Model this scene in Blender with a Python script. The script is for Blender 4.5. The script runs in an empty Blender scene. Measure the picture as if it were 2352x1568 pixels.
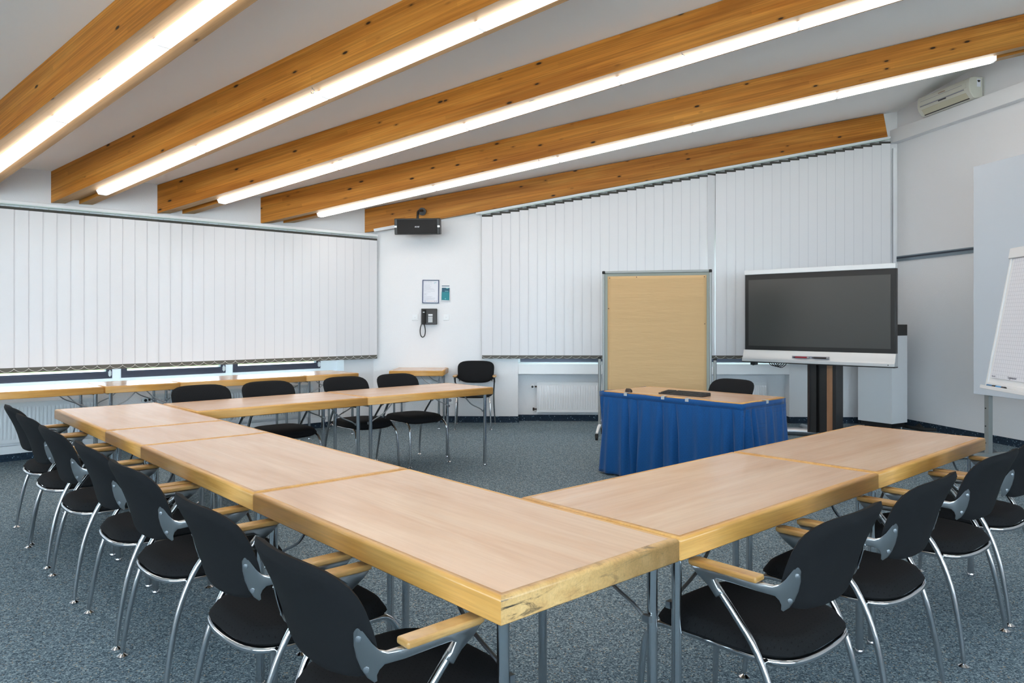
import bpy, bmesh, math, random
from math import sin, cos, tan, pi, radians as R, atan2, floor
from mathutils import Vector, Matrix
random.seed(7)
SC = bpy.context.scene
COL = SC.collection

# ------------------------------------------------------------------ camera, sky, exposure
FPX, Y0, CX, EYE = 1705.0, 737.0, 1176.0, 1.38      # focal length and horizon in pixels of the 2352x1568 frame
cam = bpy.data.cameras.new('camera')
cam.sensor_width = 36.0
cam.lens = FPX / 2352 * 36.0
cam.shift_y = -(784 - Y0) / 2352
cam.clip_start = 0.05
camo = bpy.data.objects.new('camera', cam)
camo.location = (0, 0, EYE)
camo.rotation_euler = (pi / 2, 0, 0)
COL.objects.link(camo)
SC.camera = camo

W = bpy.data.worlds.new('sky')
SC.world = W
W.use_nodes = True
bg = W.node_tree.nodes['Background']
bg.inputs['Color'].default_value = (0.72, 0.85, 1.0, 1)
SKY = 10.0
bg.inputs['Strength'].default_value = SKY
SC.view_settings.view_transform = 'Standard'
SC.view_settings.look = 'None'
SC.view_settings.gamma = 1.0
SC.view_settings.use_curve_mapping = False
SC.view_settings.exposure = 0.36
LAMP = 8.5

# ------------------------------------------------------------------ materials
def new_mat(name):
    m = bpy.data.materials.new(name)
    m.use_nodes = True
    nt = m.node_tree
    return m, nt, nt.nodes['Principled BSDF']

def nd(nt, typ, **kw):
    n = nt.nodes.new(typ)
    for k, v in kw.items():
        if k.startswith('i_'):
            n.inputs[k[2:].replace('_', ' ')].default_value = v
        else:
            setattr(n, k, v)
    return n

def mat(name, col, rough=0.5, metal=0.0, spec=0.5, bump=0.0, bscale=200.0, sheen=0.0, coat=0.0):
    m, nt, b = new_mat(name)
    b.inputs['Base Color'].default_value = (*col, 1)
    b.inputs['Roughness'].default_value = rough
    b.inputs['Metallic'].default_value = metal
    b.inputs['Specular IOR Level'].default_value = spec
    b.inputs['Coat Weight'].default_value = coat
    b.inputs['Sheen Weight'].default_value = sheen
    if bump:
        tc = nd(nt, 'ShaderNodeTexCoord')
        no = nd(nt, 'ShaderNodeTexNoise', i_Scale=bscale, i_Detail=3.0)
        bp = nd(nt, 'ShaderNodeBump', i_Strength=bump, i_Distance=0.01)
        nt.links.new(tc.outputs['Object'], no.inputs['Vector'])
        nt.links.new(no.outputs['Fac'], bp.inputs['Height'])
        nt.links.new(bp.outputs['Normal'], b.inputs['Normal'])
    return m

def ramp(nt, stops, interp='LINEAR'):
    r = nd(nt, 'ShaderNodeValToRGB')
    r.color_ramp.interpolation = interp
    el = r.color_ramp.elements
    while len(el) < len(stops):
        el.new(0.5)
    for e, (p, c) in zip(el, stops):
        e.position = p
        e.color = (*c, 1) if len(c) == 3 else c
    return r

def mixc(nt, fac, a, b, mode='MIX'):
    n = nd(nt, 'ShaderNodeMix', data_type='RGBA', blend_type=mode)
    for sock, val in ((n.inputs[0], fac), (n.inputs[6], a), (n.inputs[7], b)):
        if hasattr(val, 'is_output'):
            nt.links.new(val, sock)
        elif isinstance(val, (int, float)):
            sock.default_value = val
        else:
            sock.default_value = (*val, 1)
    return n.outputs[2]

def coords(nt, scale, rnd=True):
    tc = nd(nt, 'ShaderNodeTexCoord')
    mp = nd(nt, 'ShaderNodeMapping')
    mp.inputs['Scale'].default_value = scale
    if rnd:
        oi = nd(nt, 'ShaderNodeObjectInfo')
        mu = nd(nt, 'ShaderNodeMath', operation='MULTIPLY')
        mu.inputs[1].default_value = 37.0
        nt.links.new(oi.outputs['Random'], mu.inputs[0])
        ad = nd(nt, 'ShaderNodeVectorMath', operation='ADD')
        nt.links.new(tc.outputs['Object'], ad.inputs[0])
        nt.links.new(mu.outputs[0], ad.inputs[1])
        nt.links.new(ad.outputs[0], mp.inputs['Vector'])
    else:
        nt.links.new(tc.outputs['Object'], mp.inputs['Vector'])
    return mp.outputs['Vector']

def wood(name, light, mid, dark, along=(1.0, 9.0, 9.0), fine=0.25, rough=0.3, knots=None, laminae=0.0, coat=0.0, scuff=0.0):
    m, nt, b = new_mat(name)
    L = nt.links
    v = coords(nt, along)
    n1 = nd(nt, 'ShaderNodeTexNoise', i_Scale=1.0, i_Detail=5.0, i_Roughness=0.55, i_Distortion=0.6)
    L.new(v, n1.inputs['Vector'])
    r1 = ramp(nt, [(0.3, dark), (0.5, mid), (0.68, light)])
    L.new(n1.outputs['Fac'], r1.inputs['Fac'])
    v2 = coords(nt, (along[0] * 1.5, along[1] * 9, along[2] * 9))
    n2 = nd(nt, 'ShaderNodeTexNoise', i_Scale=1.0, i_Detail=3.0, i_Roughness=0.6, i_Distortion=0.3)
    L.new(v2, n2.inputs['Vector'])
    r2 = ramp(nt, [(0.35, (1 - fine,) * 3), (0.6, (1, 1, 1))])
    L.new(n2.outputs['Fac'], r2.inputs['Fac'])
    c = mixc(nt, 1.0, r1.outputs['Color'], r2.outputs['Color'], 'MULTIPLY')
    if laminae:
        # glued layers: each 40 mm lamella has its own tone
        tc = nd(nt, 'ShaderNodeTexCoord')
        sx = nd(nt, 'ShaderNodeSeparateXYZ')
        L.new(tc.outputs['Object'], sx.inputs[0])
        mz = nd(nt, 'ShaderNodeMath', operation='MULTIPLY')
        mz.inputs[1].default_value = 25.0
        L.new(sx.outputs['Z'], mz.inputs[0])
        fl_ = nd(nt, 'ShaderNodeMath', operation='FLOOR')
        L.new(mz.outputs[0], fl_.inputs[0])
        mx = nd(nt, 'ShaderNodeMath', operation='MULTIPLY')
        mx.inputs[1].default_value = 0.45
        L.new(sx.outputs['X'], mx.inputs[0])
        ax = nd(nt, 'ShaderNodeMath', operation='MULTIPLY_ADD')
        ax.inputs[1].default_value = 0.37
        L.new(fl_.outputs[0], ax.inputs[0])
        L.new(mx.outputs[0], ax.inputs[2])
        fx = nd(nt, 'ShaderNodeMath', operation='FLOOR')
        L.new(ax.outputs[0], fx.inputs[0])
        cb = nd(nt, 'ShaderNodeCombineXYZ')
        L.new(fl_.outputs[0], cb.inputs[0])
        L.new(fx.outputs[0], cb.inputs[1])
        wn = nd(nt, 'ShaderNodeTexWhiteNoise')
        L.new(cb.outputs[0], wn.inputs['Vector'])
        r4 = ramp(nt, [(0.0, (1 - laminae,) * 3), (1.0, (1, 1, 1))])
        L.new(wn.outputs['Value'], r4.inputs['Fac'])
        c = mixc(nt, 1.0, c, r4.outputs['Color'], 'MULTIPLY')
    if knots:
        v3 = coords(nt, knots)
        vo = nd(nt, 'ShaderNodeTexVoronoi', i_Scale=1.0, i_Randomness=1.0)
        L.new(v3, vo.inputs['Vector'])
        r3 = ramp(nt, [(0.0, (1, 1, 1)), (0.075, (1, 1, 1)), (0.105, (0.35,) * 3), (0.17, (0, 0, 0))])
        L.new(vo.outputs['Distance'], r3.inputs['Fac'])
        c = mixc(nt, r3.outputs['Color'], c, (0.035, 0.016, 0.007))
    if scuff:
        v5 = coords(nt, (5, 5, 30), False)
        n5 = nd(nt, 'ShaderNodeTexNoise', i_Scale=1.0, i_Detail=7.0, i_Roughness=0.7, i_Distortion=1.2)
        L.new(v5, n5.inputs['Vector'])
        r5 = ramp(nt, [(0.53, (0, 0, 0)), (0.62, (0.8,) * 3)])
        L.new(n5.outputs['Fac'], r5.inputs['Fac'])
        # worn patch around the two corners of the end
        tc = nd(nt, 'ShaderNodeTexCoord')
        sx = nd(nt, 'ShaderNodeSeparateXYZ')
        L.new(tc.outputs['Object'], sx.inputs[0])
        ab = nd(nt, 'ShaderNodeMath', operation='ABSOLUTE')
        L.new(sx.outputs['Y'], ab.inputs[0])
        mr = nd(nt, 'ShaderNodeMapRange')
        mr.inputs[1].default_value = 0.12; mr.inputs[2].default_value = 0.30
        mr.inputs[3].default_value = 0.45; mr.inputs[4].default_value = 1.3
        L.new(ab.outputs[0], mr.inputs[0])
        mm = nd(nt, 'ShaderNodeMath', operation='MULTIPLY', use_clamp=True)
        L.new(r5.outputs['Color'], mm.inputs[0])
        L.new(mr.outputs[0], mm.inputs[1])
        c = mixc(nt, mm.outputs[0], c, (0.035, 0.025, 0.015))
    L.new(c, b.inputs['Base Color'])
    b.inputs['Roughness'].default_value = rough
    b.inputs['Specular IOR Level'].default_value = 0.25 if laminae else 0.5
    b.inputs['Coat Weight'].default_value = coat
    b.inputs['Coat Roughness'].default_value = 0.12
    return m

def dotted(name, base, dot, freq, axes, size=0.13, rough=0.9, sheen=0.0, wrinkle=0.0):
    """woven cloth with a staggered pattern of tiny dots"""
    m, nt, b = new_mat(name)
    L = nt.links
    tc = nd(nt, 'ShaderNodeTexCoord')
    sx = nd(nt, 'ShaderNodeSeparateXYZ')
    L.new(tc.outputs['Object'], sx.inputs[0])
    def M(op, a, bv=None, c=None):
        n = nd(nt, 'ShaderNodeMath', operation=op)
        for i, q in enumerate((a, bv, c)):
            if q is None:
                continue
            if hasattr(q, 'is_output'):
                L.new(q, n.inputs[i])
            else:
                n.inputs[i].default_value = q
        return n.outputs[0]
    p = M('MULTIPLY', sx.outputs[axes[0]], freq)
    q = M('MULTIPLY', sx.outputs[axes[1]], freq * 1.6)
    row = M('FLOOR', q)
    half = M('MULTIPLY', M('MODULO', M('ABSOLUTE', row), 2.0), 0.5)
    fx = M('ABSOLUTE', M('SUBTRACT', M('FRACT', M('ADD', p, half)), 0.5))
    fy = M('ABSOLUTE', M('SUBTRACT', M('FRACT', q), 0.5))
    mask = M('MULTIPLY', M('LESS_THAN', fx, size * 1.3), M('LESS_THAN', fy, size))
    no = nd(nt, 'ShaderNodeTexNoise', i_Scale=700.0, i_Detail=1.0)
    L.new(tc.outputs['Object'], no.inputs['Vector'])
    r = ramp(nt, [(0.3, tuple(x * 0.75 for x in base)), (0.7, tuple(x * 1.25 for x in base))])
    L.new(no.outputs['Fac'], r.inputs['Fac'])
    L.new(mixc(nt, mask, r.outputs['Color'], dot), b.inputs['Base Color'])
    b.inputs['Roughness'].default_value = rough
    b.inputs['Sheen Weight'].default_value = sheen
    b.inputs['Specular IOR Level'].default_value = 0.12
    if wrinkle:
        n2 = nd(nt, 'ShaderNodeTexNoise', i_Scale=5.0, i_Detail=4.0)
        L.new(tc.outputs['Object'], n2.inputs['Vector'])
        bp = nd(nt, 'ShaderNodeBump', i_Strength=wrinkle, i_Distance=0.03)
        L.new(n2.outputs['Fac'], bp.inputs['Height'])
        L.new(bp.outputs['Normal'], b.inputs['Normal'])
    return m

def speckled(name, cols, scale, speck, sscale, thr, rough=0.95, bump=0.0):
    m, nt, b = new_mat(name)
    L = nt.links
    tc = nd(nt, 'ShaderNodeTexCoord')
    no = nd(nt, 'ShaderNodeTexNoise', i_Scale=scale, i_Detail=4.0, i_Roughness=0.7)
    L.new(tc.outputs['Object'], no.inputs['Vector'])
    r = ramp(nt, [(0.32, cols[0]), (0.5, cols[1]), (0.68, cols[2])])
    L.new(no.outputs['Fac'], r.inputs['Fac'])
    vo = nd(nt, 'ShaderNodeTexVoronoi', i_Scale=sscale)
    L.new(tc.outputs['Object'], vo.inputs['Vector'])
    sp = nd(nt, 'ShaderNodeSeparateColor')
    L.new(vo.outputs['Color'], sp.inputs[0])
    g = nd(nt, 'ShaderNodeMath', operation='GREATER_THAN')
    g.inputs[1].default_value = thr
    L.new(sp.outputs[0], g.inputs[0])
    l = nd(nt, 'ShaderNodeMath', operation='LESS_THAN')
    l.inputs[1].default_value = 0.42
    L.new(vo.outputs['Distance'], l.inputs[0])
    mu = nd(nt, 'ShaderNodeMath', operation='MULTIPLY')
    L.new(g.outputs[0], mu.inputs[0]); L.new(l.outputs[0], mu.inputs[1])
    sc_ = ramp(nt, [(0.0, speck[0]), (0.5, speck[1]), (1.0, speck[2])])
    L.new(sp.outputs[1], sc_.inputs['Fac'])
    L.new(mixc(nt, mu.outputs[0], r.outputs['Color'], sc_.outputs['Color']), b.inputs['Base Color'])
    b.inputs['Roughness'].default_value = rough
    b.inputs['Specular IOR Level'].default_value = 0.2
    if bump:
        bp = nd(nt, 'ShaderNodeBump', i_Strength=bump, i_Distance=0.01)
        L.new(no.outputs['Fac'], bp.inputs['Height'])
        L.new(bp.outputs['Normal'], b.inputs['Normal'])
    return m

def flecked(name):
    """loop pile carpet of many tiny coloured tufts"""
    m, nt, b = new_mat(name)
    L = nt.links
    tc = nd(nt, 'ShaderNodeTexCoord')
    vo = nd(nt, 'ShaderNodeTexVoronoi', i_Scale=190.0)
    L.new(tc.outputs['Object'], vo.inputs['Vector'])
    sp = nd(nt, 'ShaderNodeSeparateColor')
    L.new(vo.outputs['Color'], sp.inputs[0])
    no = nd(nt, 'ShaderNodeTexNoise', i_Scale=45.0, i_Detail=3.0, i_Roughness=0.7)
    L.new(tc.outputs['Object'], no.inputs['Vector'])
    ad = nd(nt, 'ShaderNodeMath', operation='MULTIPLY_ADD')
    ad.inputs[1].default_value = 0.75
    L.new(no.outputs['Fac'], ad.inputs[0])
    ml = nd(nt, 'ShaderNodeMath', operation='MULTIPLY_ADD')
    ml.inputs[1].default_value = 0.85; ml.inputs[2].default_value = -0.30
    L.new(sp.outputs[0], ml.inputs[0])
    L.new(ml.outputs[0], ad.inputs[2])
    r = ramp(nt, [(0.05, (0.040, 0.060, 0.080)), (0.30, (0.095, 0.138, 0.172)), (0.55, (0.150, 0.208, 0.248)), (0.78, (0.235, 0.305, 0.350)), (0.92, (0.38, 0.46, 0.50))])
    L.new(ad.outputs[0], r.inputs['Fac'])
    g = nd(nt, 'ShaderNodeMath', operation='GREATER_THAN')
    g.inputs[1].default_value = 0.975
    L.new(sp.outputs[1], g.inputs[0])
    L.new(mixc(nt, g.outputs[0], r.outputs['Color'], (0.38, 0.33, 0.26)), b.inputs['Base Color'])
    b.inputs['Roughness'].default_value = 0.97
    b.inputs['Specular IOR Level'].default_value = 0.1
    bp = nd(nt, 'ShaderNodeBump', i_Strength=0.6, i_Distance=0.006)
    L.new(ad.outputs[0], bp.inputs['Height'])
    L.new(bp.outputs['Normal'], b.inputs['Normal'])
    return m

def emit(name, col, s):
    m, nt, b = new_mat(name)
    b.inputs['Base Color'].default_value = (0.9, 0.9, 0.9, 1)
    b.inputs['Emission Color'].default_value = (*col, 1)
    b.inputs['Emission Strength'].default_value = s
    return m

def glassy(name):
    m = bpy.data.materials.new(name)
    m.use_nodes = True
    nt = m.node_tree
    nt.nodes.clear()
    o = nd(nt, 'ShaderNodeOutputMaterial')
    t = nd(nt, 'ShaderNodeBsdfTransparent')
    t.inputs[0].default_value = (0.93, 0.97, 0.96, 1)
    g = nd(nt, 'ShaderNodeBsdfGlossy')
    g.inputs['Roughness'].default_value = 0.02
    fr = nd(nt, 'ShaderNodeFresnel', i_IOR=1.45)
    mx = nd(nt, 'ShaderNodeMixShader')
    nt.links.new(fr.outputs[0], mx.inputs[0])
    nt.links.new(t.outputs[0], mx.inputs[1])
    nt.links.new(g.outputs[0], mx.inputs[2])
    nt.links.new(mx.outputs[0], o.inputs['Surface'])
    return m

def translucent(name, col, amt, rough=0.8):
    m, nt, b = new_mat(name)
    b.inputs['Base Color'].default_value = (*col, 1)
    b.inputs['Roughness'].default_value = rough
    b.inputs['Specular IOR Level'].default_value = 0.2
    t = nd(nt, 'ShaderNodeBsdfTranslucent')
    t.inputs[0].default_value = (*col, 1)
    mx = nd(nt, 'ShaderNodeMixShader')
    mx.inputs[0].default_value = amt
    out = nt.nodes['Material Output']
    nt.links.new(b.outputs[0], mx.inputs[1])
    nt.links.new(t.outputs[0], mx.inputs[2])
    nt.links.new(mx.outputs[0], out.inputs['Surface'])
    return m

MT = dict(
    plaster=mat('plaster', (0.80, 0.80, 0.82), 0.9, bump=0.25, bscale=90),
    ceil=mat('ceiling_paint', (0.95, 0.935, 0.92), 0.95),
    white=mat('white_paint', (0.82, 0.83, 0.85), 0.45),
    white_metal=mat('white_enamel', (0.80, 0.81, 0.83), 0.3),
    beige_metal=mat('cream_plastic', (0.66, 0.65, 0.57), 0.4),
    louvre=mat('cream_louvre', (0.58, 0.54, 0.40), 0.45),
    carpet=flecked('carpet'),
    skirting=speckled('speckled_skirting', [(0.012, 0.022, 0.035), (0.018, 0.034, 0.055), (0.03, 0.05, 0.08)], 60,
                      [(0.3, 0.45, 0.55), (0.15, 0.3, 0.45), (0.4, 0.5, 0.55)], 90, 0.93, 0.8),
    laminate=wood('beech_laminate', (0.74, 0.515, 0.355), (0.70, 0.46, 0.305), (0.65, 0.40, 0.25), (1.1, 6, 6), 0.06, 0.25, coat=0.12),
    edge=wood('beech_edge', (0.74, 0.41, 0.125), (0.67, 0.345, 0.09), (0.59, 0.28, 0.06), (2.5, 16, 16), 0.14, 0.32),
    edge_scuff=wood('beech_edge_scuffed', (0.74, 0.47, 0.20), (0.66, 0.40, 0.155), (0.56, 0.31, 0.11), (2.5, 16, 16), 0.14, 0.4, scuff=1.0),
    arm=wood('beech_arm', (0.62, 0.37, 0.14), (0.53, 0.29, 0.095), (0.45, 0.22, 0.06), (14, 3, 14), 0.14, 0.3, coat=0.3),
    pine=wood('pine_beam', (0.72, 0.31, 0.055), (0.62, 0.235, 0.034), (0.48, 0.16, 0.018), (0.7, 7, 9), 0.30, 0.5, knots=(3.6, 0.35, 9.5), laminae=0.22),
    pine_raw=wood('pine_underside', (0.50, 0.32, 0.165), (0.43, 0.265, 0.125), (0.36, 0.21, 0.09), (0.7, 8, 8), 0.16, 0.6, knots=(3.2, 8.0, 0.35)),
    chrome=mat('chrome', (0.62, 0.63, 0.65), 0.13, 1.0),
    steel=mat('brushed_steel', (0.42, 0.44, 0.47), 0.3, 1.0),
    alu=mat('cast_aluminium', (0.45, 0.46, 0.475), 0.28, 1.0, bump=0.04, bscale=60),
    dark_alu=mat('dark_anodised_sash', (0.055, 0.058, 0.085), 0.35, 0.3),
    grey_frame=mat('grey_aluminium_frame', (0.30, 0.315, 0.31), 0.5, 0.35),
    cloth=dotted('black_upholstery', (0.013, 0.0135, 0.015), (0.0055, 0.0055, 0.006), 44.0, (0, 1), 0.08, rough=0.9, sheen=0.0),
    cloth_back=dotted('black_upholstery_back', (0.013, 0.0135, 0.015), (0.0055, 0.0055, 0.006), 44.0, (0, 2), 0.08, rough=0.9, sheen=0.0),
    cloth_plain=mat('black_upholstery_plain', (0.0135, 0.014, 0.0155), 0.9, spec=0.15, bump=0.15, bscale=900),
    blue=dotted('royal_blue_skirt', (0.006, 0.068, 0.225), (0.004, 0.04, 0.14), 40.0, (0, 2), 0.08, 0.6, 0.15, wrinkle=0.45),
    black=mat('black_plastic', (0.016, 0.016, 0.017), 0.4),
    rubber=mat('black_rubber', (0.012, 0.012, 0.012), 0.7),
    mesh=mat('black_grille', (0.010, 0.010, 0.011), 0.65, bump=0.5, bscale=600),
    screen=mat('dark_screen', (0.030, 0.031, 0.030), 0.38, spec=1.0, coat=0.0),
    lamp=emit('lamp_diffuser', (1.0, 0.955, 0.89), LAMP),
    lamp_side=emit('lamp_diffuser_side', (1.0, 0.955, 0.89), LAMP * 1.0),
    lamp_end=emit('lamp_joint', (0.93, 0.97, 1.0), LAMP * 0.055),
    glass=glassy('window_glass'),
    slat=translucent('blind_fabric', (0.83, 0.825, 0.85), 0.11),
    slat_shade_line=mat('blind_painted_shade_line', (0.62, 0.62, 0.66), 0.8),  # darker line painted for the shade where slats overlap
    hem=mat('grey_hem', (0.125, 0.12, 0.105), 0.85),
    hem_dark=mat('dark_hem', (0.06, 0.058, 0.052), 0.85),
    chain=mat('white_bead', (0.72, 0.72, 0.70), 0.4),
    rail_clear=mat('pale_green_rail', (0.55, 0.66, 0.64), 0.3),
    paper=mat('white_paper', (0.80, 0.81, 0.87), 0.9),
    kraft=mat('brown_paper', (0.56, 0.37, 0.185), 0.85),
    felt=mat('grey_felt', (0.30, 0.325, 0.29), 0.95),
    ink=mat('grey_ink', (0.28, 0.28, 0.33), 0.8),
    gridline=mat('grid_line', (0.52, 0.53, 0.60), 0.9),
    navy=mat('navy_frame', (0.012, 0.022, 0.10), 0.35),
    teal=mat('teal_print', (0.0, 0.20, 0.24), 0.5),
    teal_dark=mat('dark_teal_print', (0.0, 0.075, 0.13), 0.5),
    teal_pale=mat('pale_teal_print', (0.18, 0.52, 0.55), 0.5),
    orange=mat('pale_orange_print', (0.62, 0.40, 0.30), 0.7),
    red=mat('red_pen', (0.30, 0.02, 0.03), 0.35),
    crimson=mat('crimson_print', (0.40, 0.12, 0.18), 0.7),
    pen_blue=mat('blue_pen', (0.02, 0.16, 0.36), 0.35),
    pen_sky=mat('sky_blue_pen', (0.06, 0.30, 0.62), 0.35),
    copper=wood('brown_veneer', (0.33, 0.17, 0.09), (0.27, 0.13, 0.065), (0.2, 0.09, 0.045), (6, 6, 0.6), 0.1, 0.4),
    brown=mat('dark_brown_metal', (0.04, 0.028, 0.026), 0.4, 0.3),
    silver=mat('silver_plastic', (0.62, 0.63, 0.64), 0.35, 0.4),
    board=mat('pale_blue_board', (0.62, 0.67, 0.74), 0.35),
    lawn=speckled('lawn', [(0.10, 0.20, 0.04), (0.16, 0.30, 0.06), (0.24, 0.40, 0.10)], 8,
                  [(0.3, 0.4, 0.1), (0.2, 0.35, 0.08), (0.3, 0.4, 0.1)], 20, 0.9),
    bounce_ground=mat('pale_bounce_ground', (0.84, 0.76, 0.66), 0.8),  # tinted so the added rear ground bounces warm light indoors
    rail_dark=mat('dark_blue_rail', (0.018, 0.028, 0.05), 0.3),
    rail_grey=mat('grey_rail', (0.22, 0.27, 0.31), 0.35, 0.5),
    joint=mat('dark_joint', (0.03, 0.035, 0.04), 0.7),
)

def kraft_bump():
    m = MT['kraft']
    nt = m.node_tree
    b = nt.nodes['Principled BSDF']
    v = coords(nt, (2.0, 2.0, 16.0), False)
    n = nd(nt, 'ShaderNodeTexNoise', i_Scale=1.0, i_Detail=5.0, i_Roughness=0.6)
    bp = nd(nt, 'ShaderNodeBump', i_Strength=0.28, i_Distance=0.02)
    nt.links.new(v, n.inputs['Vector'])
    nt.links.new(n.outputs['Fac'], bp.inputs['Height'])
    nt.links.new(bp.outputs['Normal'], b.inputs['Normal'])
kraft_bump()

# ------------------------------------------------------------------ mesh helpers
class MB:
    """collects shapes into one mesh"""
    def __init__(s):
        s.v = []; s.f = []; s.mi = []
    def add(s, vs, fs, mi=0):
        o = len(s.v)
        s.v += [tuple(p) for p in vs]
        for f in fs:
            s.f.append([i + o for i in f]); s.mi.append(mi)
        return s
    def box(s, x0, x1, y0, y1, z0, z1, mi=0, M=None):
        vs = [Vector((x, y, z)) for z in (z0, z1) for y in (y0, y1) for x in (x0, x1)]
        if M is not None:
            vs = [M @ p for p in vs]
        return s.add(vs, [(0, 2, 3, 1), (4, 5, 7, 6), (0, 1, 5, 4), (2, 6, 7, 3), (0, 4, 6, 2), (1, 3, 7, 5)], mi)
    def prism(s, poly, axis, a, b, mi=0, M=None):
        """polygon of 2-D points extruded along axis from a to b"""
        n = len(poly)
        def P(p, t):
            q = {'x': (t, p[0], p[1]), 'y': (p[0], t, p[1]), 'z': (p[0], p[1], t)}[axis]
            return M @ Vector(q) if M is not None else Vector(q)
        vs = [P(p, a) for p in poly] + [P(p, b) for p in poly]
        fs = [tuple(range(n - 1, -1, -1)), tuple(range(n, 2 * n))]
        fs += [(i, (i + 1) % n, n + (i + 1) % n, n + i) for i in range(n)]
        return s.add(vs, fs, mi)
    def tube(s, pts, r, n=10, mi=0, cap=True):
        pts = [Vector(p) for p in pts]
        rs = r if isinstance(r, (list, tuple)) else [r] * len(pts)
        t0 = (pts[1] - pts[0]).normalized()
        up = Vector((0, 0, 1)) if abs(t0.z) < 0.9 else Vector((1, 0, 0))
        nrm = t0.cross(up).normalized()
        vs = []
        for i, p in enumerate(pts):
            t = (pts[min(i + 1, len(pts) - 1)] - pts[max(i - 1, 0)]).normalized()
            nrm = (nrm - t * nrm.dot(t)).normalized()
            bn = t.cross(nrm)
            for k in range(n):
                a = 2 * pi * k / n
                vs.append(p + (nrm * cos(a) + bn * sin(a)) * rs[i])
        fs = []
        for i in range(len(pts) - 1):
            for k in range(n):
                fs.append((i * n + k, i * n + (k + 1) % n, (i + 1) * n + (k + 1) % n, (i + 1) * n + k))
        if cap:
            fs += [tuple(range(n - 1, -1, -1)), tuple((len(pts) - 1) * n + k for k in range(n))]
        return s.add(vs, fs, mi)
    def cyl(s, p, q, r, n=16, mi=0):
        return s.tube([p, q], r, n, mi)
    def lathe(s, prof, c=(0, 0, 0), n=16, mi=0):
        vs, fs = [], []
        for (r, z) in prof:
            for k in range(n):
                a = 2 * pi * k / n
                vs.append((c[0] + r * cos(a), c[1] + r * sin(a), c[2] + z))
        for i in range(len(prof) - 1):
            for k in range(n):
                fs.append((i * n + k, i * n + (k + 1) % n, (i + 1) * n + (k + 1) % n, (i + 1) * n + k))
        fs += [tuple(range(n - 1, -1, -1)), tuple((len(prof) - 1) * n + k for k in range(n))]
        return s.add(vs, fs, mi)
    def build(s, name, mats, parent=None, bevel=0.0, segs=2, sharp=35, fix=True):
        me = bpy.data.meshes.new(name)
        me.from_pydata(s.v, [], s.f)
        if not isinstance(mats, (list, tuple)):
            mats = [mats]
        for m in mats:
            me.materials.append(m)
        for p, i in zip(me.polygons, s.mi):
            p.material_index = i
            p.use_smooth = True
        if fix:
            bm = bmesh.new(); bm.from_mesh(me)
            bmesh.ops.recalc_face_normals(bm, faces=bm.faces)
            bm.to_mesh(me); bm.free()
        me.set_sharp_from_angle(angle=R(sharp))
        o = bpy.data.objects.new(name, me)
        COL.objects.link(o)
        if parent is not None:
            o.parent = parent
        if bevel:
            md = o.modifiers.new('soft_edge', 'BEVEL')
            md.width = bevel; md.segments = segs; md.limit_method = 'ANGLE'; md.angle_limit = R(40)
            md.harden_normals = False
        return o

def spline(pts, k=6):
    """Catmull-Rom through the points"""
    P = [Vector(p) for p in pts]
    out = []
    for i in range(len(P) - 1):
        p0 = P[max(i - 1, 0)]; p1 = P[i]; p2 = P[i + 1]; p3 = P[min(i + 2, len(P) - 1)]
        for j in range(k):
            t = j / k
            out.append(0.5 * ((2 * p1) + (p2 - p0) * t + (2 * p0 - 5 * p1 + 4 * p2 - p3) * t * t + (3 * p1 - p0 - 3 * p2 + p3) * t ** 3))
    out.append(P[-1])
    return out

def tag(o, label, cat=None, group=None, kind=None):
    o['label'] = label
    if cat: o['category'] = cat
    if group: o['group'] = group
    if kind: o['kind'] = kind
    return o
def thing(name, label, cat, loc=(0, 0, 0), rz=0.0, group=None):
    o = bpy.data.objects.new(name, None)
    o.empty_display_size = 0.1
    COL.objects.link(o)
    o.location = loc
    o.rotation_euler = (0, 0, rz)
    return tag(o, label, cat, group)
def struct(o, label, cat, loc=(0, 0, 0), rz=0.0):
    o.location = loc
    o.rotation_euler = (0, 0, rz)
    return tag(o, label, cat, None, 'structure')
KIDS = {}
def copy_tree(o, parent=None):
    c = o.copy()
    COL.objects.link(c)
    if parent is not None:
        c.parent = parent
    for ch in [x for x in COL.objects if x.parent == o]:
        copy_tree(ch, c)
    return c
def text(name, body, size, m, parent, loc, rot, depth=0.0008, shear=0.0, align='CENTER'):
    cu = bpy.data.curves.new(name, 'FONT')
    cu.body = body; cu.size = size; cu.extrude = depth; cu.shear = shear
    cu.align_x = align; cu.align_y = 'CENTER'
    cu.materials.append(m)
    tmp = bpy.data.objects.new(name + '_outline', cu)
    COL.objects.link(tmp)
    bpy.context.view_layer.update()
    me = bpy.data.meshes.new_from_object(tmp.evaluated_get(bpy.context.evaluated_depsgraph_get()))
    bpy.data.objects.remove(tmp)
    o = bpy.data.objects.new(name, me)
    COL.objects.link(o)
    o.parent = parent
    o.location = loc; o.rotation_euler = rot
    return o

# ------------------------------------------------------------------ calibration: where picture points stand in the room
def at(px, py, z=0.0):
    Y = FPX * (EYE - z) / (py - Y0)
    return Vector(((px - CX) * Y / FPX, Y, z))
O2 = Vector((-0.0242, 1.695))
BD = Vector((0.74398, 0.66821)); AD = Vector((-0.66821, 0.74398))
ANG_B = atan2(BD.y, BD.x); ANG_A = ANG_B + pi / 2
def uv(u, v, z=0.0):
    p = O2 + BD * u + AD * v
    return Vector((p.x, p.y, z))
# window wall: local x runs from the far corner towards the camera side, local y into the room
LW = Vector((-1.833, 10.195)); LD = Vector((-0.734, -0.679)); LANG = atan2(LD.y, LD.x)
LN = Vector((-LD.y, LD.x))
def lw_t(px, y=0.0):
    k = (px - CX) / FPX
    q = LW + LN * y
    return (q.x - k * q.y) / (k * LD.y - LD.x)
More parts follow.
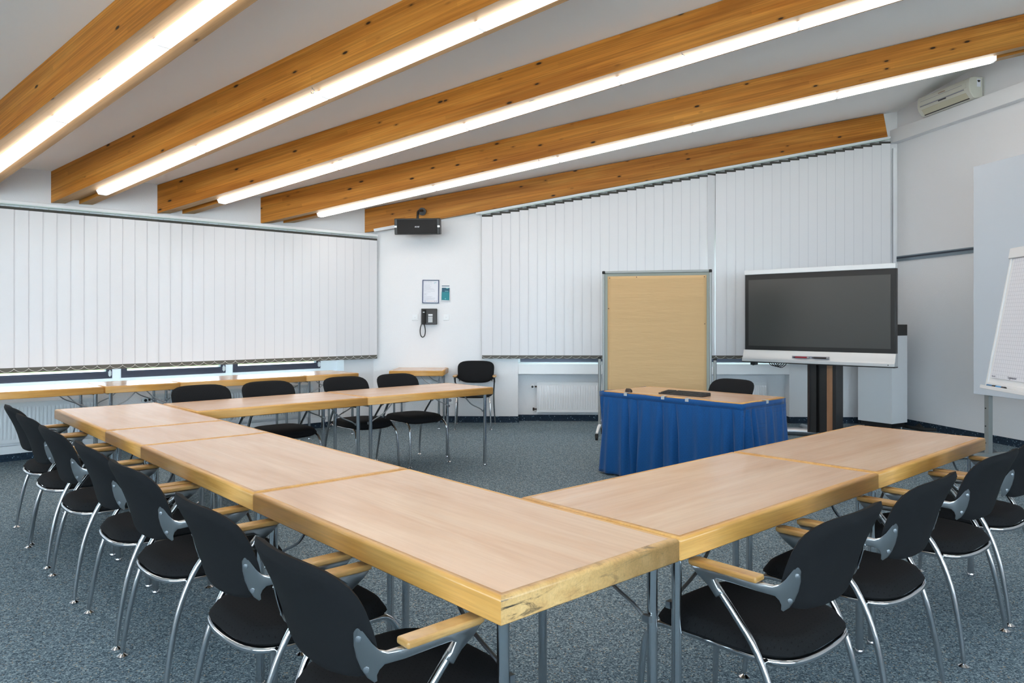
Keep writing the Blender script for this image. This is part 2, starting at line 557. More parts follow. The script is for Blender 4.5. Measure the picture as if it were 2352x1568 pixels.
# back wall: local x along the wall, local y outwards
BW = Vector((-1.823, 10.138)); BDIR = Vector((0.9998, -0.02)); BANG = atan2(BDIR.y, BDIR.x)
BN = Vector((-BDIR.y, BDIR.x))
def bw_x(px, y=0.0):
    k = (px - CX) / FPX
    q = BW + BN * y
    return (q.x - k * q.y) / (k * BDIR.y - BDIR.x)
# right wall: local x from the corner towards the camera side, local y outwards
RW = Vector((5.189, 9.998)); RDIR = Vector((0.1771, -0.9842)); RANG = atan2(RDIR.y, RDIR.x)
RN = Vector((-RDIR.y, RDIR.x))
def rw_x(px, y=0.0):
    k = (px - CX) / FPX
    q = RW + RN * y
    return (q.x - k * q.y) / (k * RDIR.y - RDIR.x)
def zpx(py, Y):
    return EYE + (Y0 - py) * Y / FPX

# ------------------------------------------------------------------ room shell
struct(MB().box(-9, 9, -3.6, 11.5, -0.1, 0).build('floor', MT['carpet']), 'slate blue flecked carpet covering the whole room', 'carpet')
struct(MB().box(-60, 60, -20, 90, -0.9, -0.6).build('ground', MT['lawn']), 'green lawn outside the windows', 'lawn')

WT = [lw_t(740, -0.22), lw_t(524, -0.22), lw_t(266, -0.22)]
pitch = (WT[2] - WT[0]) / 2
while len(WT) < 7:
    WT.append(WT[-1] + pitch)
WO0, WO1, WZ0, WZ1 = lw_t(790), WT[-1] + 0.05, 0.72, 2.44
m = MB()
m.box(-0.4, WO0, -0.32, 0, 0, 4.2)
m.box(WO1, 8.75, -0.32, 0, 0, 4.2)
m.box(WO0, WO1, -0.32, 0, WZ1, 4.2)
m.box(WO0, WO1, -0.32, -0.03, 0, WZ0 - 0.02)
struct(m.build('wall_left', MT['plaster']), 'white textured wall with the long window band behind blinds', 'wall', (LW.x, LW.y, 0), LANG)
struct(MB().box(WO0, WO1, -0.30, 0.01, WZ0 - 0.02, WZ0).build('trim_1', MT['white']), 'white sill board under the long window band', 'sill', (LW.x, LW.y, 0), LANG)
struct(MB().box(WO0 + 0.0, 8.6, -0.03, 0.03, 0.075, 0.15).build('trim_2', MT['white']), 'pale plinth strip under the window wall radiators', 'trim', (LW.x, LW.y, 0), LANG)
struct(MB().box(-0.05, 8.6, -0.03, 0.012, 0, 0.08).build('baseboard_left', MT['skirting']), 'dark speckled skirting along the window wall', 'baseboard', (LW.x, LW.y, 0), LANG)
for i, px in enumerate((257, 517, 733)):
    t = lw_t(px, -0.03)
    struct(MB().box(t - 0.006, t + 0.006, -0.035, -0.026, 0.10, 0.69).build('trim_%d' % (3 + i), MT['joint']),
           'thin dark panel joint below the window mullion, number %d from the room corner' % (3 - i), 'trim', (LW.x, LW.y, 0), LANG)
# windows of the long band
for i in range(len(WT) - 1):
    a, b = WT[i], WT[i + 1]
    wl = 'tall window %d from the room corner in the long window band' % (i + 1)
    w = thing('window_%d' % (i + 1), wl, 'window', (LW.x, LW.y, 0), LANG)
    w['kind'] = 'structure'
    x0, x1 = a, b
    fm = MB()
    h = 0.045
    fm.box(x0, x0 + h, -0.27, -0.19, WZ0, WZ1).box(x1 - h, x1, -0.27, -0.19, WZ0, WZ1)
    fm.box(x0 + h, x1 - h, -0.27, -0.19, WZ0, WZ0 + 0.035).box(x0 + h, x1 - h, -0.27, -0.19, WZ1 - 0.06, WZ1)
    if i == 0:
        fm.box(WO0, x0, -0.27, -0.19, WZ0, WZ1)
    fm.build('window_frame', MT['white'], w)
    q0, q1, z0, z1 = x0 + h, x1 - h, WZ0 + 0.037, WZ1 - 0.06
    s = MB()
    e = 0.075
    s.box(q0, q1, -0.25, -0.185, z0, z0 + e).box(q0, q1, -0.25, -0.185, z1 - e, z1)
    s.box(q0, q0 + 0.06, -0.25, -0.185, z0 + e, z1 - e).box(q1 - 0.06, q1, -0.25, -0.185, z0 + e, z1 - e)
    s.box(q0 + 0.05, q1 - 0.05, -0.185, -0.178, z0 + 0.045, z0 + 0.06)
    s.build('sash', MT['dark_alu'], w)
    MB().box(q0 + 0.055, q1 - 0.055, -0.225, -0.215, z0 + e - 0.005, z1 - e + 0.005).build('pane', MT['glass'], w)
    hm = MB()
    hm.box(q0 + 0.012, q0 + 0.04, -0.185, -0.165, z0 + 0.03, z0 + 0.075)
    hm.cyl((q0 + 0.026, -0.172, z0 + 0.02), (q0 + 0.026, -0.172, z0 + 0.09), 0.008, 8)
    hm.build('hinge', MT['silver'], w)

# back wall with window recess
bx0, bx1, bxe = bw_x(1190), bw_x(1813), 6.98 + 0.06
SZ0, SZ1 = 0.656, 0.80
m = MB()
m.box(-0.35, bx0, 0, 0.42, 0, 4.6).box(bx1, bxe + 0.3, 0, 0.42, 0, 4.6)
m.box(bx0, bx1, 0, 0.42, 2.55, 4.6)
m.box(bx0, bx1, 0.18, 0.42, 0, SZ0)
struct(m.build('wall_back', MT['plaster']), 'white textured back wall with the telephone and a window alcove', 'wall', (BW.x, BW.y, 0), BANG)
struct(MB().box(bx0, bx1, -0.012, 0.30, SZ0, SZ1).build('trim_6', MT['white'], bevel=0.006), 'deep white window sill above the alcove radiator', 'sill', (BW.x, BW.y, 0), BANG)
n = 3
for i in range(n):
    x0 = bx0 + (bx1 - bx0) * i / n; x1 = bx0 + (bx1 - bx0) * (i + 1) / n
    w = thing('window_%d' % (7 + i), 'alcove window %d counted from the telephone, behind the back blind' % (i + 1), 'window', (BW.x, BW.y, 0), BANG)
    w['kind'] = 'structure'
    fm = MB(); h = 0.03
    fm.box(x0, x0 + h, 0.20, 0.28, SZ1, 2.55).box(x1 - h, x1, 0.20, 0.28, SZ1, 2.55)
    fm.box(x0 + h, x1 - h, 0.20, 0.28, SZ1, SZ1 + 0.012).box(x0 + h, x1 - h, 0.20, 0.28, 2.50, 2.55)
    fm.build('window_frame', MT['white'], w)
    q0, q1, z0, z1 = x0 + h, x1 - h, SZ1 + 0.014, 2.50
    s = MB(); e = 0.06
    s.box(q0, q1, 0.19, 0.26, z0, z0 + e).box(q0, q1, 0.19, 0.26, z1 - e, z1)
    s.box(q0, q0 + 0.05, 0.19, 0.26, z0 + e, z1 - e).box(q1 - 0.05, q1, 0.19, 0.26, z0 + e, z1 - e)
    s.box(q0 + 0.03, q1 - 0.03, 0.183, 0.19, z0 + 0.032, z0 + 0.05)
    s.build('sash', MT['dark_alu'], w)
    MB().box(q0 + 0.045, q1 - 0.045, 0.222, 0.232, z0 + e - 0.005, z1 - e + 0.005).build('pane', MT['glass'], w)
m = MB()
m.box(-0.05, bx0, -0.012, 0.0, 0, 0.085).box(bx0, bx1, 0.168, 0.18, 0, 0.085).box(bx1, bxe, -0.012, 0.0, 0, 0.085)
m.box(bx0 - 0.0, bx0 + 0.012, 0, 0.18, 0, 0.085).box(bx1 - 0.012, bx1, 0, 0.18, 0, 0.085)
struct(m.build('baseboard_back', MT['skirting']), 'dark speckled skirting along the back wall and alcove', 'baseboard', (BW.x, BW.y, 0), BANG)

# right wall, rear walls out of view; the rear window band is added for daylight
struct(MB().box(-0.25, 13.4, 0, 0.3, 0, 6.8).build('wall_right', MT['plaster']), 'tall white wall carrying the air conditioner and a dark rail', 'wall', (RW.x, RW.y, 0), RANG)
struct(MB().box(-8.5, -8.1, -3.3, 4.7, 0, 4.2).build('wall_side', MT['plaster']), 'white side wall beyond the row of tables', 'wall')
m = MB().box(-8.5, 8.3, -3.5, -3.2, 0, 0.8).box(-8.5, 8.3, -3.5, -3.2, 3.0, 6.8)
m.box(-8.5, -7.9, -3.5, -3.2, 0.8, 3.0).box(7.4, 8.3, -3.5, -3.2, 0.8, 3.0)
struct(m.build('wall_front', MT['plaster']), 'unseen white wall behind the viewer with a window band added for daylight', 'wall')
for i in range(6):
    x0 = -7.9 + i * 2.55; x1 = x0 + 2.55
    w = thing('window_%d' % (10 + i), 'unseen window %d added for daylight in the wall behind the viewer' % (i + 1), 'window')
    w['kind'] = 'structure'
    fm = MB()
    fm.box(x0, x0 + 0.06, -3.42, -3.34, 0.8, 3.0).box(x1 - 0.06, x1, -3.42, -3.34, 0.8, 3.0).box(x0 + 0.06, x1 - 0.06, -3.42, -3.34, 0.8, 0.88).box(x0 + 0.06, x1 - 0.06, -3.42, -3.34, 2.92, 3.0)
    fm.build('window_frame', MT['white'], w)
    MB().box(x0 + 0.055, x1 - 0.055, -3.385, -3.375, 0.875, 2.925).build('pane', MT['glass'], w)
struct(MB().box(-60, 60, -60, -3.7, -0.6, -0.5).build('ground', MT['bounce_ground']), 'added pale terrace outside the rear windows, bouncing daylight up into the room', 'terrace')  # unseen ground added to throw light up onto beams and ceiling
struct(MB().box(0.0, 13.0, -0.012, 0, 0, 0.085).build('baseboard_right', MT['skirting']), 'dark speckled skirting along the tall white wall', 'baseboard', (RW.x, RW.y, 0), RANG)
struct(MB().box(-0.02, 12.5, -0.10, 0, zpx(328.5, 9.95), zpx(298, 9.95)).build('trim_7', MT['white'], bevel=0.004), 'white boxed ledge along the tall wall below the air conditioner', 'trim', (RW.x, RW.y, 0), RANG)
rz = zpx(594, 9.95)
struct(MB().box(-0.02, 12.5, -0.018, 0, rz - 0.035, rz + 0.035, 0).box(-0.02, 12.5, -0.024, -0.018, rz + 0.0, rz + 0.02, 1)
       .build('trim_8', [MT['rail_grey'], MT['rail_dark']]), 'narrow dark blue hanging rail along the tall wall', 'rail', (RW.x, RW.y, 0), RANG)
struct(MB().box(-0.012, 0.0, -0.05, 0.0, 0, 3.7).build('trim_9', MT['white']), 'pale corner strip between back blind and tall wall', 'trim', (RW.x - 0.02, RW.y - 0.02, 0), RANG)

# beams and ceiling
BEAMS = [  # t on the window wall, angle, slope, underside z, height, length, lamp start, lamp segments
    (0.218, -1.01, 10.26, 2.576, 0.317, 7.13, None, 0),
    (1.679, -12.42, 10.30, 2.570, 0.313, 8.62, 'b4', 5),
    (2.870, -21.03, 10.39, 2.575, 0.313, 10.3, 'b3', 5),
    (3.892, -28.93, 10.36, 2.580, 0.320, 12.2, 'b2', 6),
    (4.839, -35.80, 10.20, 2.573, 0.325, 14.6, 'b1', 7),
    (6.050, -44.00, 10.20, 2.573, 0.320, 12.5, 'b0', 6),
]
ORD = ['beam along the back wall above the blind', 'second beam from the back wall, its lamp ending by the air conditioner',
       'third beam from the back wall', 'fourth beam from the back wall', 'fifth beam from the back wall, largest in view', 'sixth beam from the back wall']
def beam_M(i):
    t, a, s, zb, h, L, _, _ = BEAMS[i]
    p = LW + LD * t
    return Matrix.Translation((p.x, p.y, zb)) @ Matrix.Rotation(R(a), 4, 'Z') @ Matrix.Rotation(-R(s), 4, 'Y')
def beam_s(i, px, across, dz=0.0):
    """distance along beam i at which a point on it shows at picture column px"""
    M = beam_M(i); lo, hi = 0.0, 14.0
    f = lambda s: (lambda q: CX + FPX * q.x / q.y - px)(M @ Vector((s, across, dz)))
    for _ in range(60):
        mid = (lo + hi) / 2
        if f(mid) < 0: lo = mid
        else: hi = mid
    return lo
LAMP_PX = {'b4': 735, 'b3': 510, 'b2': 236}
for i, (t, a, s, zb, h, L, lk, ns) in enumerate(BEAMS):
    M = beam_M(i)
    hh = h * cos(R(s))
    wd = 0.36
    m = MB()
    sec = [(0, 0), (0.12, 0), (0.12, 0.04), (0.24, 0.04), (0.24, 0), (wd, 0), (wd, hh), (0, hh)]
    nn = len(sec)
    vs = [(-0.22, y, z) for y, z in sec] + [(L, y, z) for y, z in sec]
    fs = [tuple(range(nn)), tuple(range(2 * nn - 1, nn - 1, -1))]
    m.add(vs, fs)
    for k in range(nn):
        m.add([vs[k], vs[(k + 1) % nn], vs[nn + (k + 1) % nn], vs[nn + k]], [(0, 1, 2, 3)], 1 if k in (0, 2, 4) else 0)
    o = m.build('beam_%d' % (i + 1), [MT['pine'], MT['pine_raw']])
    o.matrix_world = M
    tag(o, 'knotty pine ceiling ' + ORD[i], 'beam', 'pine ceiling beams', 'structure')
    if not lk:
        continue
    # strip lamp let into the groove of the beam
    s0 = beam_s(i, LAMP_PX[lk], 0.18, -0.02) if lk in LAMP_PX else 0.72
    lw = thing('strip_lamp', {'b4': 'long white strip lamp under the second beam from the back wall', 'b3': 'long white strip lamp under the third beam from the back wall',
               'b2': 'long white strip lamp under the fourth beam from the back wall', 'b1': 'broadest white strip lamp under the fifth beam from the back wall',
               'b0': 'long white strip lamp under the sixth beam, above the viewer'}[lk], 'lamp', group='strip lamps under the beams')
    lw.matrix_world = M
    prof = [(0.121, 0.035), (0.239, 0.035), (0.239, -0.004), (0.222, -0.042), (0.138, -0.042), (0.121, -0.004)]
    for k in range(ns):
        dfm = MB().prism(prof, 'x', s0 + k * 1.5 + 0.012, s0 + (k + 1) * 1.5 - 0.012)
        dfm.mi = [1, 1] + [0 if j == 3 else 1 for j in range(6)]
        dfm.build('diffuser', [MT['lamp'], MT['lamp_side']], lw)
    for k in range(ns + 1):
        q = s0 + k * 1.5
        pr = [(0.18 + (y - 0.18) * 1.01, z * 1.01) for y, z in prof]
        MB().prism(pr, 'x', q - 0.012, q + 0.012).build('end_cap', MT['lamp_end'], lw)
# small hooks screwed into the beams
for i, px, lb in ((3, 717, 'small wire hook on the fourth beam from the back wall'), (1, 1237, 'small wire hook midway on the second beam from the back wall'),
                  (1, 1632, 'small wire ring hook on the second beam, further towards the tall wall'), (2, 1566, 'small wire hook on the third beam from the back wall')):
    sx = beam_s(i, px, 0.03, 0.0)
    M = beam_M(i)
    pts = [(sx, 0.03, 0.012), (sx, 0.03, -0.018)] + [(sx + 0.017 * sin(q), 0.03, -0.035 + 0.017 * cos(q)) for q in [k * pi / 6 for k in range(0, 11)]]
    o = MB().tube(pts, 0.0028, 6).build('wire_hook', MT['steel'])
    o.matrix_world = M
    tag(o, lb, 'hook', 'hooks on the beams')
def beam_top(i, s, off=0.18):
    t, a, sl, zb, h, L, _, _ = BEAMS[i]
    return beam_M(i) @ Vector((s, off, h * cos(R(sl)) - 0.002))
m = MB()
def quad(a, b, c, d):
    m.add([a, b, c, d], [(0, 1, 2, 3)])
e0, e1 = -0.5, 8.2
quad(beam_top(0, e0), beam_top(0, e1), beam_top(0, e1, 0.9), beam_top(0, e0, 0.9))
ends = [7.8, 9.4, 11.2, 13.2, 16.0, 13.2]
for i in range(5):
    quad(beam_top(i, e0), beam_top(i, ends[i]), beam_top(i + 1, ends[i + 1]), beam_top(i + 1, e0))
p, q = beam_top(5, e0), beam_top(5, ends[5])
r_ = beam_top(4, ends[4])
m.add([p, q, (8.6, -3.6, 5.7), (8.6, -3.6, 5.7)], [(0, 1, 2)])
m.add([q, r_, (8.6, -3.6, 5.7)], [(0, 1, 2)])
m.add([p, (-8.6, 4.6, 2.86), (-8.6, -3.6, 2.9), (8.6, -3.6, 5.7)], [(0, 1, 2, 3)])
o = m.build('ceiling', MT['ceil'], fix=False)
struct(o, 'pale grey sloping ceiling between the beams', 'ceiling')
# cable duct along the foot of the beam at the back wall, and along the window wall
dm = beam_M(0)
o = MB().box(0.13, 0.62, -0.02, 0.03, -0.012, 0.025).box(0.62, 3.2, 0.085, 0.11, -0.02, 0.0).build('trim_10', MT['white'])
o.matrix_world = dm
tag(o, 'white cable duct at the foot of the beam on the back wall', 'duct', None, 'structure')
struct(MB().box(0.02, 8.5, 0, 0.045, 2.50, 2.568).build('trim_11', MT['white'], bevel=0.004), 'white cable duct above the long window blind', 'duct', (LW.x, LW.y, 0), LANG)

# ------------------------------------------------------------------ vertical blinds
def blind(label, mount, rz, n, x_of, zb, zt_of, wide, ysign, sag=0.03, twist=None, skip=(), hem=0.05, group=None):
    """n hanging slats; x_of(i) gives the middle of slat i, zt_of(x) its top"""
    t = thing('vertical_blind', label, 'blind', mount, rz, group)
    sl, hm, ht, ch = MB(), MB(), MB(), MB()
    pegs = []
    for i in range(n):
        xc = x_of(i); zt = zt_of(xc)
        ang = R(-3.5)
        if twist and i in twist:
            ang = R(twist[i])
        M = Matrix.Translation((xc, 0, 0)) @ Matrix.Rotation(ang, 4, 'Z')
        w = wide / 2
        fs_ = ysign * 0.5
        sec = [(-w, 0.0), (-w + 0.004, 0.0), (w, 0.0)]  # narrow first strip takes the painted shade line
        pv = [M @ Vector((x, ysign * yy, z)) for z in (zb + hem, zt - 0.026) for x, yy in sec]
        n6 = len(sec)
        if ysign < 0:
            sec2 = [(-x, yy) for x, yy in sec]
            pv = [M @ Vector((x, ysign * yy, z)) for z in (zb + hem, zt - 0.026) for x, yy in sec2]
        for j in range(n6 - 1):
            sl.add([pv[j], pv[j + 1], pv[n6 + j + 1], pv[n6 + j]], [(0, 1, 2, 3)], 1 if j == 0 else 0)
        hm.box(-w, w, -0.0016, 0.0016, zb, zb + hem, 0, M)
        ht.box(-w, w, -0.0016, 0.0016, zt - 0.026, zt, 0, M)
        ch.box(xc - 0.003, xc + 0.003, -0.002, 0.002, zt, zt + 0.03, 0)
        side = -w if ysign > 0 else -w
        pegs.append(M @ Vector((side + 0.002, ysign * 0.004, zb + hem - 0.012)))
    for i in range(n - 1):
        a, b = pegs[i], pegs[i + 1]
        ch.add(*[(lambda c: (c.v, c.f))(MB().box(a.x - 0.004, a.x + 0.004, a.y - 0.003, a.y + 0.003, a.z - 0.004, a.z + 0.004))][0])
        if i in skip:
            continue
        pts = []
        for k in range(9):
            f = k / 8
            p = a.lerp(b, f)
            pts.append((p.x, p.y + ysign * 0.004, p.z - sag * 4 * f * (1 - f)))
        ch.tube(pts, 0.0019, 5)
    so_ = sl.build('slats', [MT['slat'], MT['slat_shade_line']], t, fix=False, sharp=60)
    for p_ in so_.data.polygons:
        p_.use_smooth = False
    md = so_.modifiers.new('fabric_thickness', 'SOLIDIFY'); md.thickness = 0.0008; md.offset = 0
    hm.build('weighted_hem', MT['hem'], t)
    ht.build('top_hem', MT['hem_dark'], t)
    ch.build('bead_chain', MT['chain'], t)['kind'] = 'stuff'
    return t
LY = 0.10
tr = lw_t(864, LY)
SP = 0.1216
mount = LW + LN * LY
ns = 60
tt = blind('long white vertical blind along the window wall above the side tables', (mount.x, mount.y, 0), LANG, ns,
           lambda i: tr + SP * (i + 0.5), 0.872, lambda x: 2.495, 0.146, 1, twist=None, skip=(22,))
hr = MB()
hr.box(tr - 0.015, tr + SP * ns, -0.022, 0.022, 2.522, 2.553)
hr.build('head_rail', MT['white'], tt, bevel=0.004)
MB().box(tr, tr + SP * ns, -0.012, 0.026, 2.514, 2.522).build('carrier_track', MT['rail_clear'], tt)
BY = -0.075
xl = bw_x(1109, BY); xr = bw_x(2043, BY)
nb = int(round((xr - xl) / 0.1216)); sp2 = (xr - xl) / nb
mount = BW + BN * BY
b5 = BEAMS[0]
def b5z(x):
    q = mount + BDIR * x
    p = LW + LD * b5[0]
    return b5[3] + (q.x - p.x) * tan(R(b5[2])) / cos(R(b5[1]))
js = int((bw_x(1642, BY) - xl) / sp2)
tb = blind('white vertical blind on the back wall with a stepped sloping top', (mount.x, mount.y, 0), BANG, nb,
           lambda i: xl + sp2 * (i + 0.5), 0.872, lambda x: b5z(x) - 0.062, 0.146, -1, twist={js: 24, js - 1: -6}, hem=0.045)
sl = atan2(b5z(1) - b5z(0), 1)
Mr = Matrix.Translation((0, 0, b5z(0) - 0.032)) @ Matrix.Rotation(-sl, 4, 'Y')
k = 1 / cos(sl)
MB().box((xl - 0.09) * k, (xr + 0.01) * k, -0.022, 0.022, 0.0, 0.026, 0, Mr).build('head_rail', MT['white'], tb, bevel=0.003)
MB().box((xl - 0.03) * k, (xr) * k, -0.016, 0.012, -0.012, 0.0, 0, Mr).build('carrier_track', MT['rail_clear'], tb)

# ------------------------------------------------------------------ radiators
def radiator(label, mount, rz, x0, x1, z0, z1, y, into, valve):
    """panel radiator; y = distance of its front from the wall plane, into = sign of local y towards the room"""
    t = thing('radiator', label, 'radiator', mount, rz, 'panel radiators')
    d = 0.05
    pm = MB()
    ya, yb = y * into, (y - d) * into
    pm.box(x0, x1, min(ya, yb), max(ya, yb), z0, z1)
    n = int((x1 - x0) / 0.0335)
    for k in range(n):
        xc = x0 + (k + 0.5) * (x1 - x0) / n
        w = 0.011
        yo = ya + 0.008 * into
        zz0, zz1 = z0 + 0.03, z1 - 0.03
        vs = [(xc - w, ya, zz0), (xc + w, ya, zz0), (xc + w, ya, zz1), (xc - w, ya, zz1),
              (xc - w * .55, yo, zz0 + .025), (xc + w * .55, yo, zz0 + .025), (xc + w * .55, yo, zz1 - .025), (xc - w * .55, yo, zz1 - .025)]
        pm.add(vs, [(4, 5, 6, 7), (0, 1, 5, 4), (1, 2, 6, 5), (2, 3, 7, 6), (3, 0, 4, 7)])
    pm.build('panel', MT['white_metal'], t, fix=False)
    g = MB()
    for k in range(3):
        yy = (y - 0.01 - 0.014 * k) * into
        g.box(x0 + 0.01, x1 - 0.01, min(yy, yy - 0.006 * into), max(yy, yy - 0.006 * into), z1, z1 + 0.008)
    g.build('top_grille', MT['white_metal'], t)
    # wall brackets
    bk = MB()
    for xx in (x0 + 0.2, x1 - 0.2):
        q = sorted((yb, 0.001 if into > 0 else 0.179))
        bk.box(xx - 0.015, xx + 0.015, q[0], q[1], z0 + 0.08, z1 - 0.08)
    bk.build('bracket', MT['white_metal'], t)
    if valve:
        s = 1 if valve > 0 else -1
        xe = x1 if s > 0 else x0
        yy = (y - 0.02) * into
        v = MB()
        v.cyl((xe, yy, z1 - 0.05), (xe + s * 0.05, yy, z1 - 0.05), 0.011, 10)
        v.cyl((xe, yy, z0 + 0.04), (xe + s * 0.045, yy, z0 + 0.04), 0.011, 10)
        v.cyl((xe + s * 0.045, yy, z0 + 0.02), (xe + s * 0.045, yy, z0 + 0.06), 0.013, 10)
        v.build('pipe', MT['brown'], t)
        hd = MB()
        hd.tube([(xe + s * 0.06, yy - 0.02 * into, z1 - 0.05), (xe + s * 0.06, yy + 0.04 * into, z1 - 0.05)], 0.03, 18)
        hd.build('thermostat_knob', MT['white'], t, bevel=0.006)
        MB().tube([(xe + s * 0.06, yy + 0.04 * into, z1 - 0.05), (xe + s * 0.06, yy + 0.045 * into, z1 - 0.05)], 0.016, 14).build('thermostat_dial', MT['black'], t)
    return t
radiator('white panel radiator under the long window band, behind the first far chair', (LW.x, LW.y, 0), LANG, lw_t(222, 0.09), lw_t(222, 0.09) + 2.6, 0.19, 0.57, 0.10, 1, 0)
radiator('white panel radiator with round white knob under the side tables', (LW.x, LW.y, 0), LANG, lw_t(719, 0.09), lw_t(346, 0.09), 0.19, 0.57, 0.10, 1, 1)
radiator('cream panel radiator in the alcove below the back window', (BW.x, BW.y, 0), BANG, bw_x(1233, 0.09), bw_x(1761, 0.09), 0.13, 0.53, -0.09, -1, -1)

# ------------------------------------------------------------------ tables
TH, TT = 0.747, 0.067
def make_table(L, label, group='folding beech tables', scuff=False, Wd=0.692):
    t = thing('folding_table', label, 'table', group=group)
    a, b = L / 2 - 0.002, Wd / 2 - 0.002
    e = 0.022
    # solid wood edge band with rounded upper arris, ring around the laminate
    prof = [(0.0, TH - TT + 0.003), (0, TH - TT + 0.004), (0, TH - 0.0115), (0, TH - 0.010), (0.0012, TH - 0.005), (0.005, TH - 0.0012), (0.010, TH), (0.0115, TH), (e, TH), (e, TH - TT), (0.003, TH - TT)]
    em = MB()
    n = len(prof)
    vs = []
    for sx, sy in ((-1, -1), (1, -1), (1, 1), (-1, 1)):
        for d, z in prof:
            vs.append((sx * (a - d), sy * (b - d), z))
    for k in range(4):
        k2 = (k + 1) % 4
        for j in range(n):
            j2 = (j + 1) % n
            q = 1 if (scuff and k == 3) else 0
            em.add([vs[k * n + j], vs[k2 * n + j], vs[k2 * n + j2], vs[k * n + j2]], [(0, 1, 2, 3)], q)
    bm = bmesh.new()
    eo = em.build('edge_band', [MT['edge'], MT['edge_scuff']], t, sharp=50, fix=False)
    me = eo.data
    bm.from_mesh(me); bmesh.ops.remove_doubles(bm, verts=bm.verts, dist=1e-5); bmesh.ops.recalc_face_normals(bm, faces=bm.faces); bm.to_mesh(me); bm.free()
    MB().box(-a + e, a - e, -b + e, b - e, TH - 0.035, TH - 0.0002).build('tabletop', MT['laminate'], t)
    li = 0.055
    for sx in (-1, 1):
        for sy in (-1, 1):
            x, y = sx * (a - li), sy * (b - li)
            lm = MB().tube([(x, y, 0.012), (x, y, TH - 0.036)], 0.0155, 16)
            leg = lm.build('leg', MT['chrome'], t)
            MB().lathe([(0.019, 0), (0.020, 0.006), (0.017, 0.014)], (x, y, 0), 16).build('glide', MT['chrome'], leg)
        x = sx * (a - li)
        MB().tube([(x, -(b - li), TH - 0.08), (x, b - li, TH - 0.08)], 0.011, 10).build('crossbar', MT['chrome'], t)
    for sx in (-1, 1):
        for sy in (-1, 1):
            x, y = sx * (a - li), sy * (b - li - 0.022)
            pts = spline([(x - sx * 0.012, y, 0.52), (x - sx * 0.05, y, 0.547), (x - sx * 0.16, y, 0.60), (x - sx * 0.26, y, TH - 0.045)], 4)
            br = MB().tube(pts, 0.0055, 8)
            br.box(x - 0.012, x + 0.012, y - 0.006, y + 0.010, 0.510, 0.530)
            br.build('brace', MT['steel'], t)
    return t
def put(t, c, rz):
    t.location = (c.x, c.y, 0)
    t.rotation_euler = (0, 0, rz)
Lt, Wt = 1.397, 0.692
TB = {}
proto = make_table(Lt - 0.004, 'folding beech table with black scuffs on its worn end, at the corner near the viewer', scuff=True)
put(proto, uv(Wt / 2, Lt / 2), ANG_A)
plain = make_table(Lt - 0.004, 'folding beech table joined lengthwise behind the scuffed corner table')
put(plain, uv(Wt / 2, 1.5 * Lt), ANG_A)
def table(label, c, rz):
    t = copy_tree(plain); tag(t, label, 'table', 'folding beech tables'); put(t, c, rz); return t
small = make_table(0.688, 'short square folding beech table set within the long run, third from the scuffed corner')
put(small, uv(Wt / 2, 2 * Lt + 0.3435), ANG_A)
def square(label, c, rz):
    t = copy_tree(small); tag(t, label, 'table', 'folding beech tables'); put(t, c, rz); return t
table('folding beech table at the far end of the long run, near the window wall', uv(Wt / 2, 3.485 + 0.6985), ANG_A)
table('folding beech table butting against the scuffed corner table, first of the short run', uv(Wt + Lt / 2, Wt / 2), ANG_B)
table('folding beech table at the free end of the short run by the flip chart', uv(Wt + 1.5 * Lt + 0.004, Wt / 2), ANG_B)
dg = 0.026
def frow(s):
    return uv(Wt + 0.012 + s, 4.064 + Wt / 2 + dg * s)
table('beech table of the far run, joined to the long run and facing the presenter desk', frow(Lt / 2), ANG_B + dg)
table('beech table at the free end of the far run, before the telephone wall', frow(1.5 * Lt + 0.002), ANG_B + dg)
# side tables along the window wall
def side(t):
    q = LW + LD * t + LN * (0.813 - 0.346)
    return Vector((q.x, q.y, 0))
u1, u2, u3, u4 = (lw_t(p, 0.813) for p in (240, 415, 704, 829))
table('long beech side table at the window wall, cut off by the frame edge', side(u1 + 0.700), LANG + pi)
square('short square beech table between two long side tables at the window wall', side((u1 + u2) / 2), LANG + pi)
table('long beech side table at the window wall behind the far chair row', side((u2 + u3) / 2), LANG + pi)
square('short square beech side table at the room corner end of the window wall', side(u3 - 0.350), LANG + pi)
square('small square beech table against the back wall below the telephone', Vector((-1.215, 9.775, 0)), BANG)
desk = table('beech presenter desk dressed with a blue pleated skirt', Vector((1.555, 6.47, 0)), ANG_A)

# ------------------------------------------------------------------ chairs
def pad(n_r, n_t, fn):
    """closed cushion from a polar grid: fn(r, theta, side) -> point"""
    vs, fs = [], []
    rows = []
    for side in (1, -1):
        base = len(vs)
        vs.append(fn(0.0, 0.0, side))
        for i in range(1, n_r + 1):
            r = (i / n_r) ** 0.75
            if side == -1 and i == n_r:
                continue
            for k in range(n_t):
                vs.append(fn(r, 2 * pi * k / n_t, side))
        rows.append(base)
    def idx(side, i, k):
        k %= n_t
        if i == 0:
            return rows[side]
        if side == 1 and i == n_r:
            side = 0
        return rows[side] + 1 + (i - 1) * n_t + k
    for side in (0, 1):
        for i in range(n_r):
            for k in range(n_t):
                if i == 0:
                    f = (idx(side, 0, 0), idx(side, 1, k), idx(side, 1, k + 1))
                else:
                    f = (idx(side, i, k), idx(side, i + 1, k), idx(side, i + 1, k + 1), idx(side, i, k + 1))
                fs.append(f if side == 0 else f[::-1])
    return vs, fs
def sup(th, n):
    c, s = cos(th), sin(th)
    r = (abs(c) ** n + abs(s) ** n) ** (-1.0 / n)
    return r * c, r * s
def back_yz(sp):
    return -0.294 - 0.053 * sp - 0.019 * sp * sp, 0.697 + 0.146 * sp
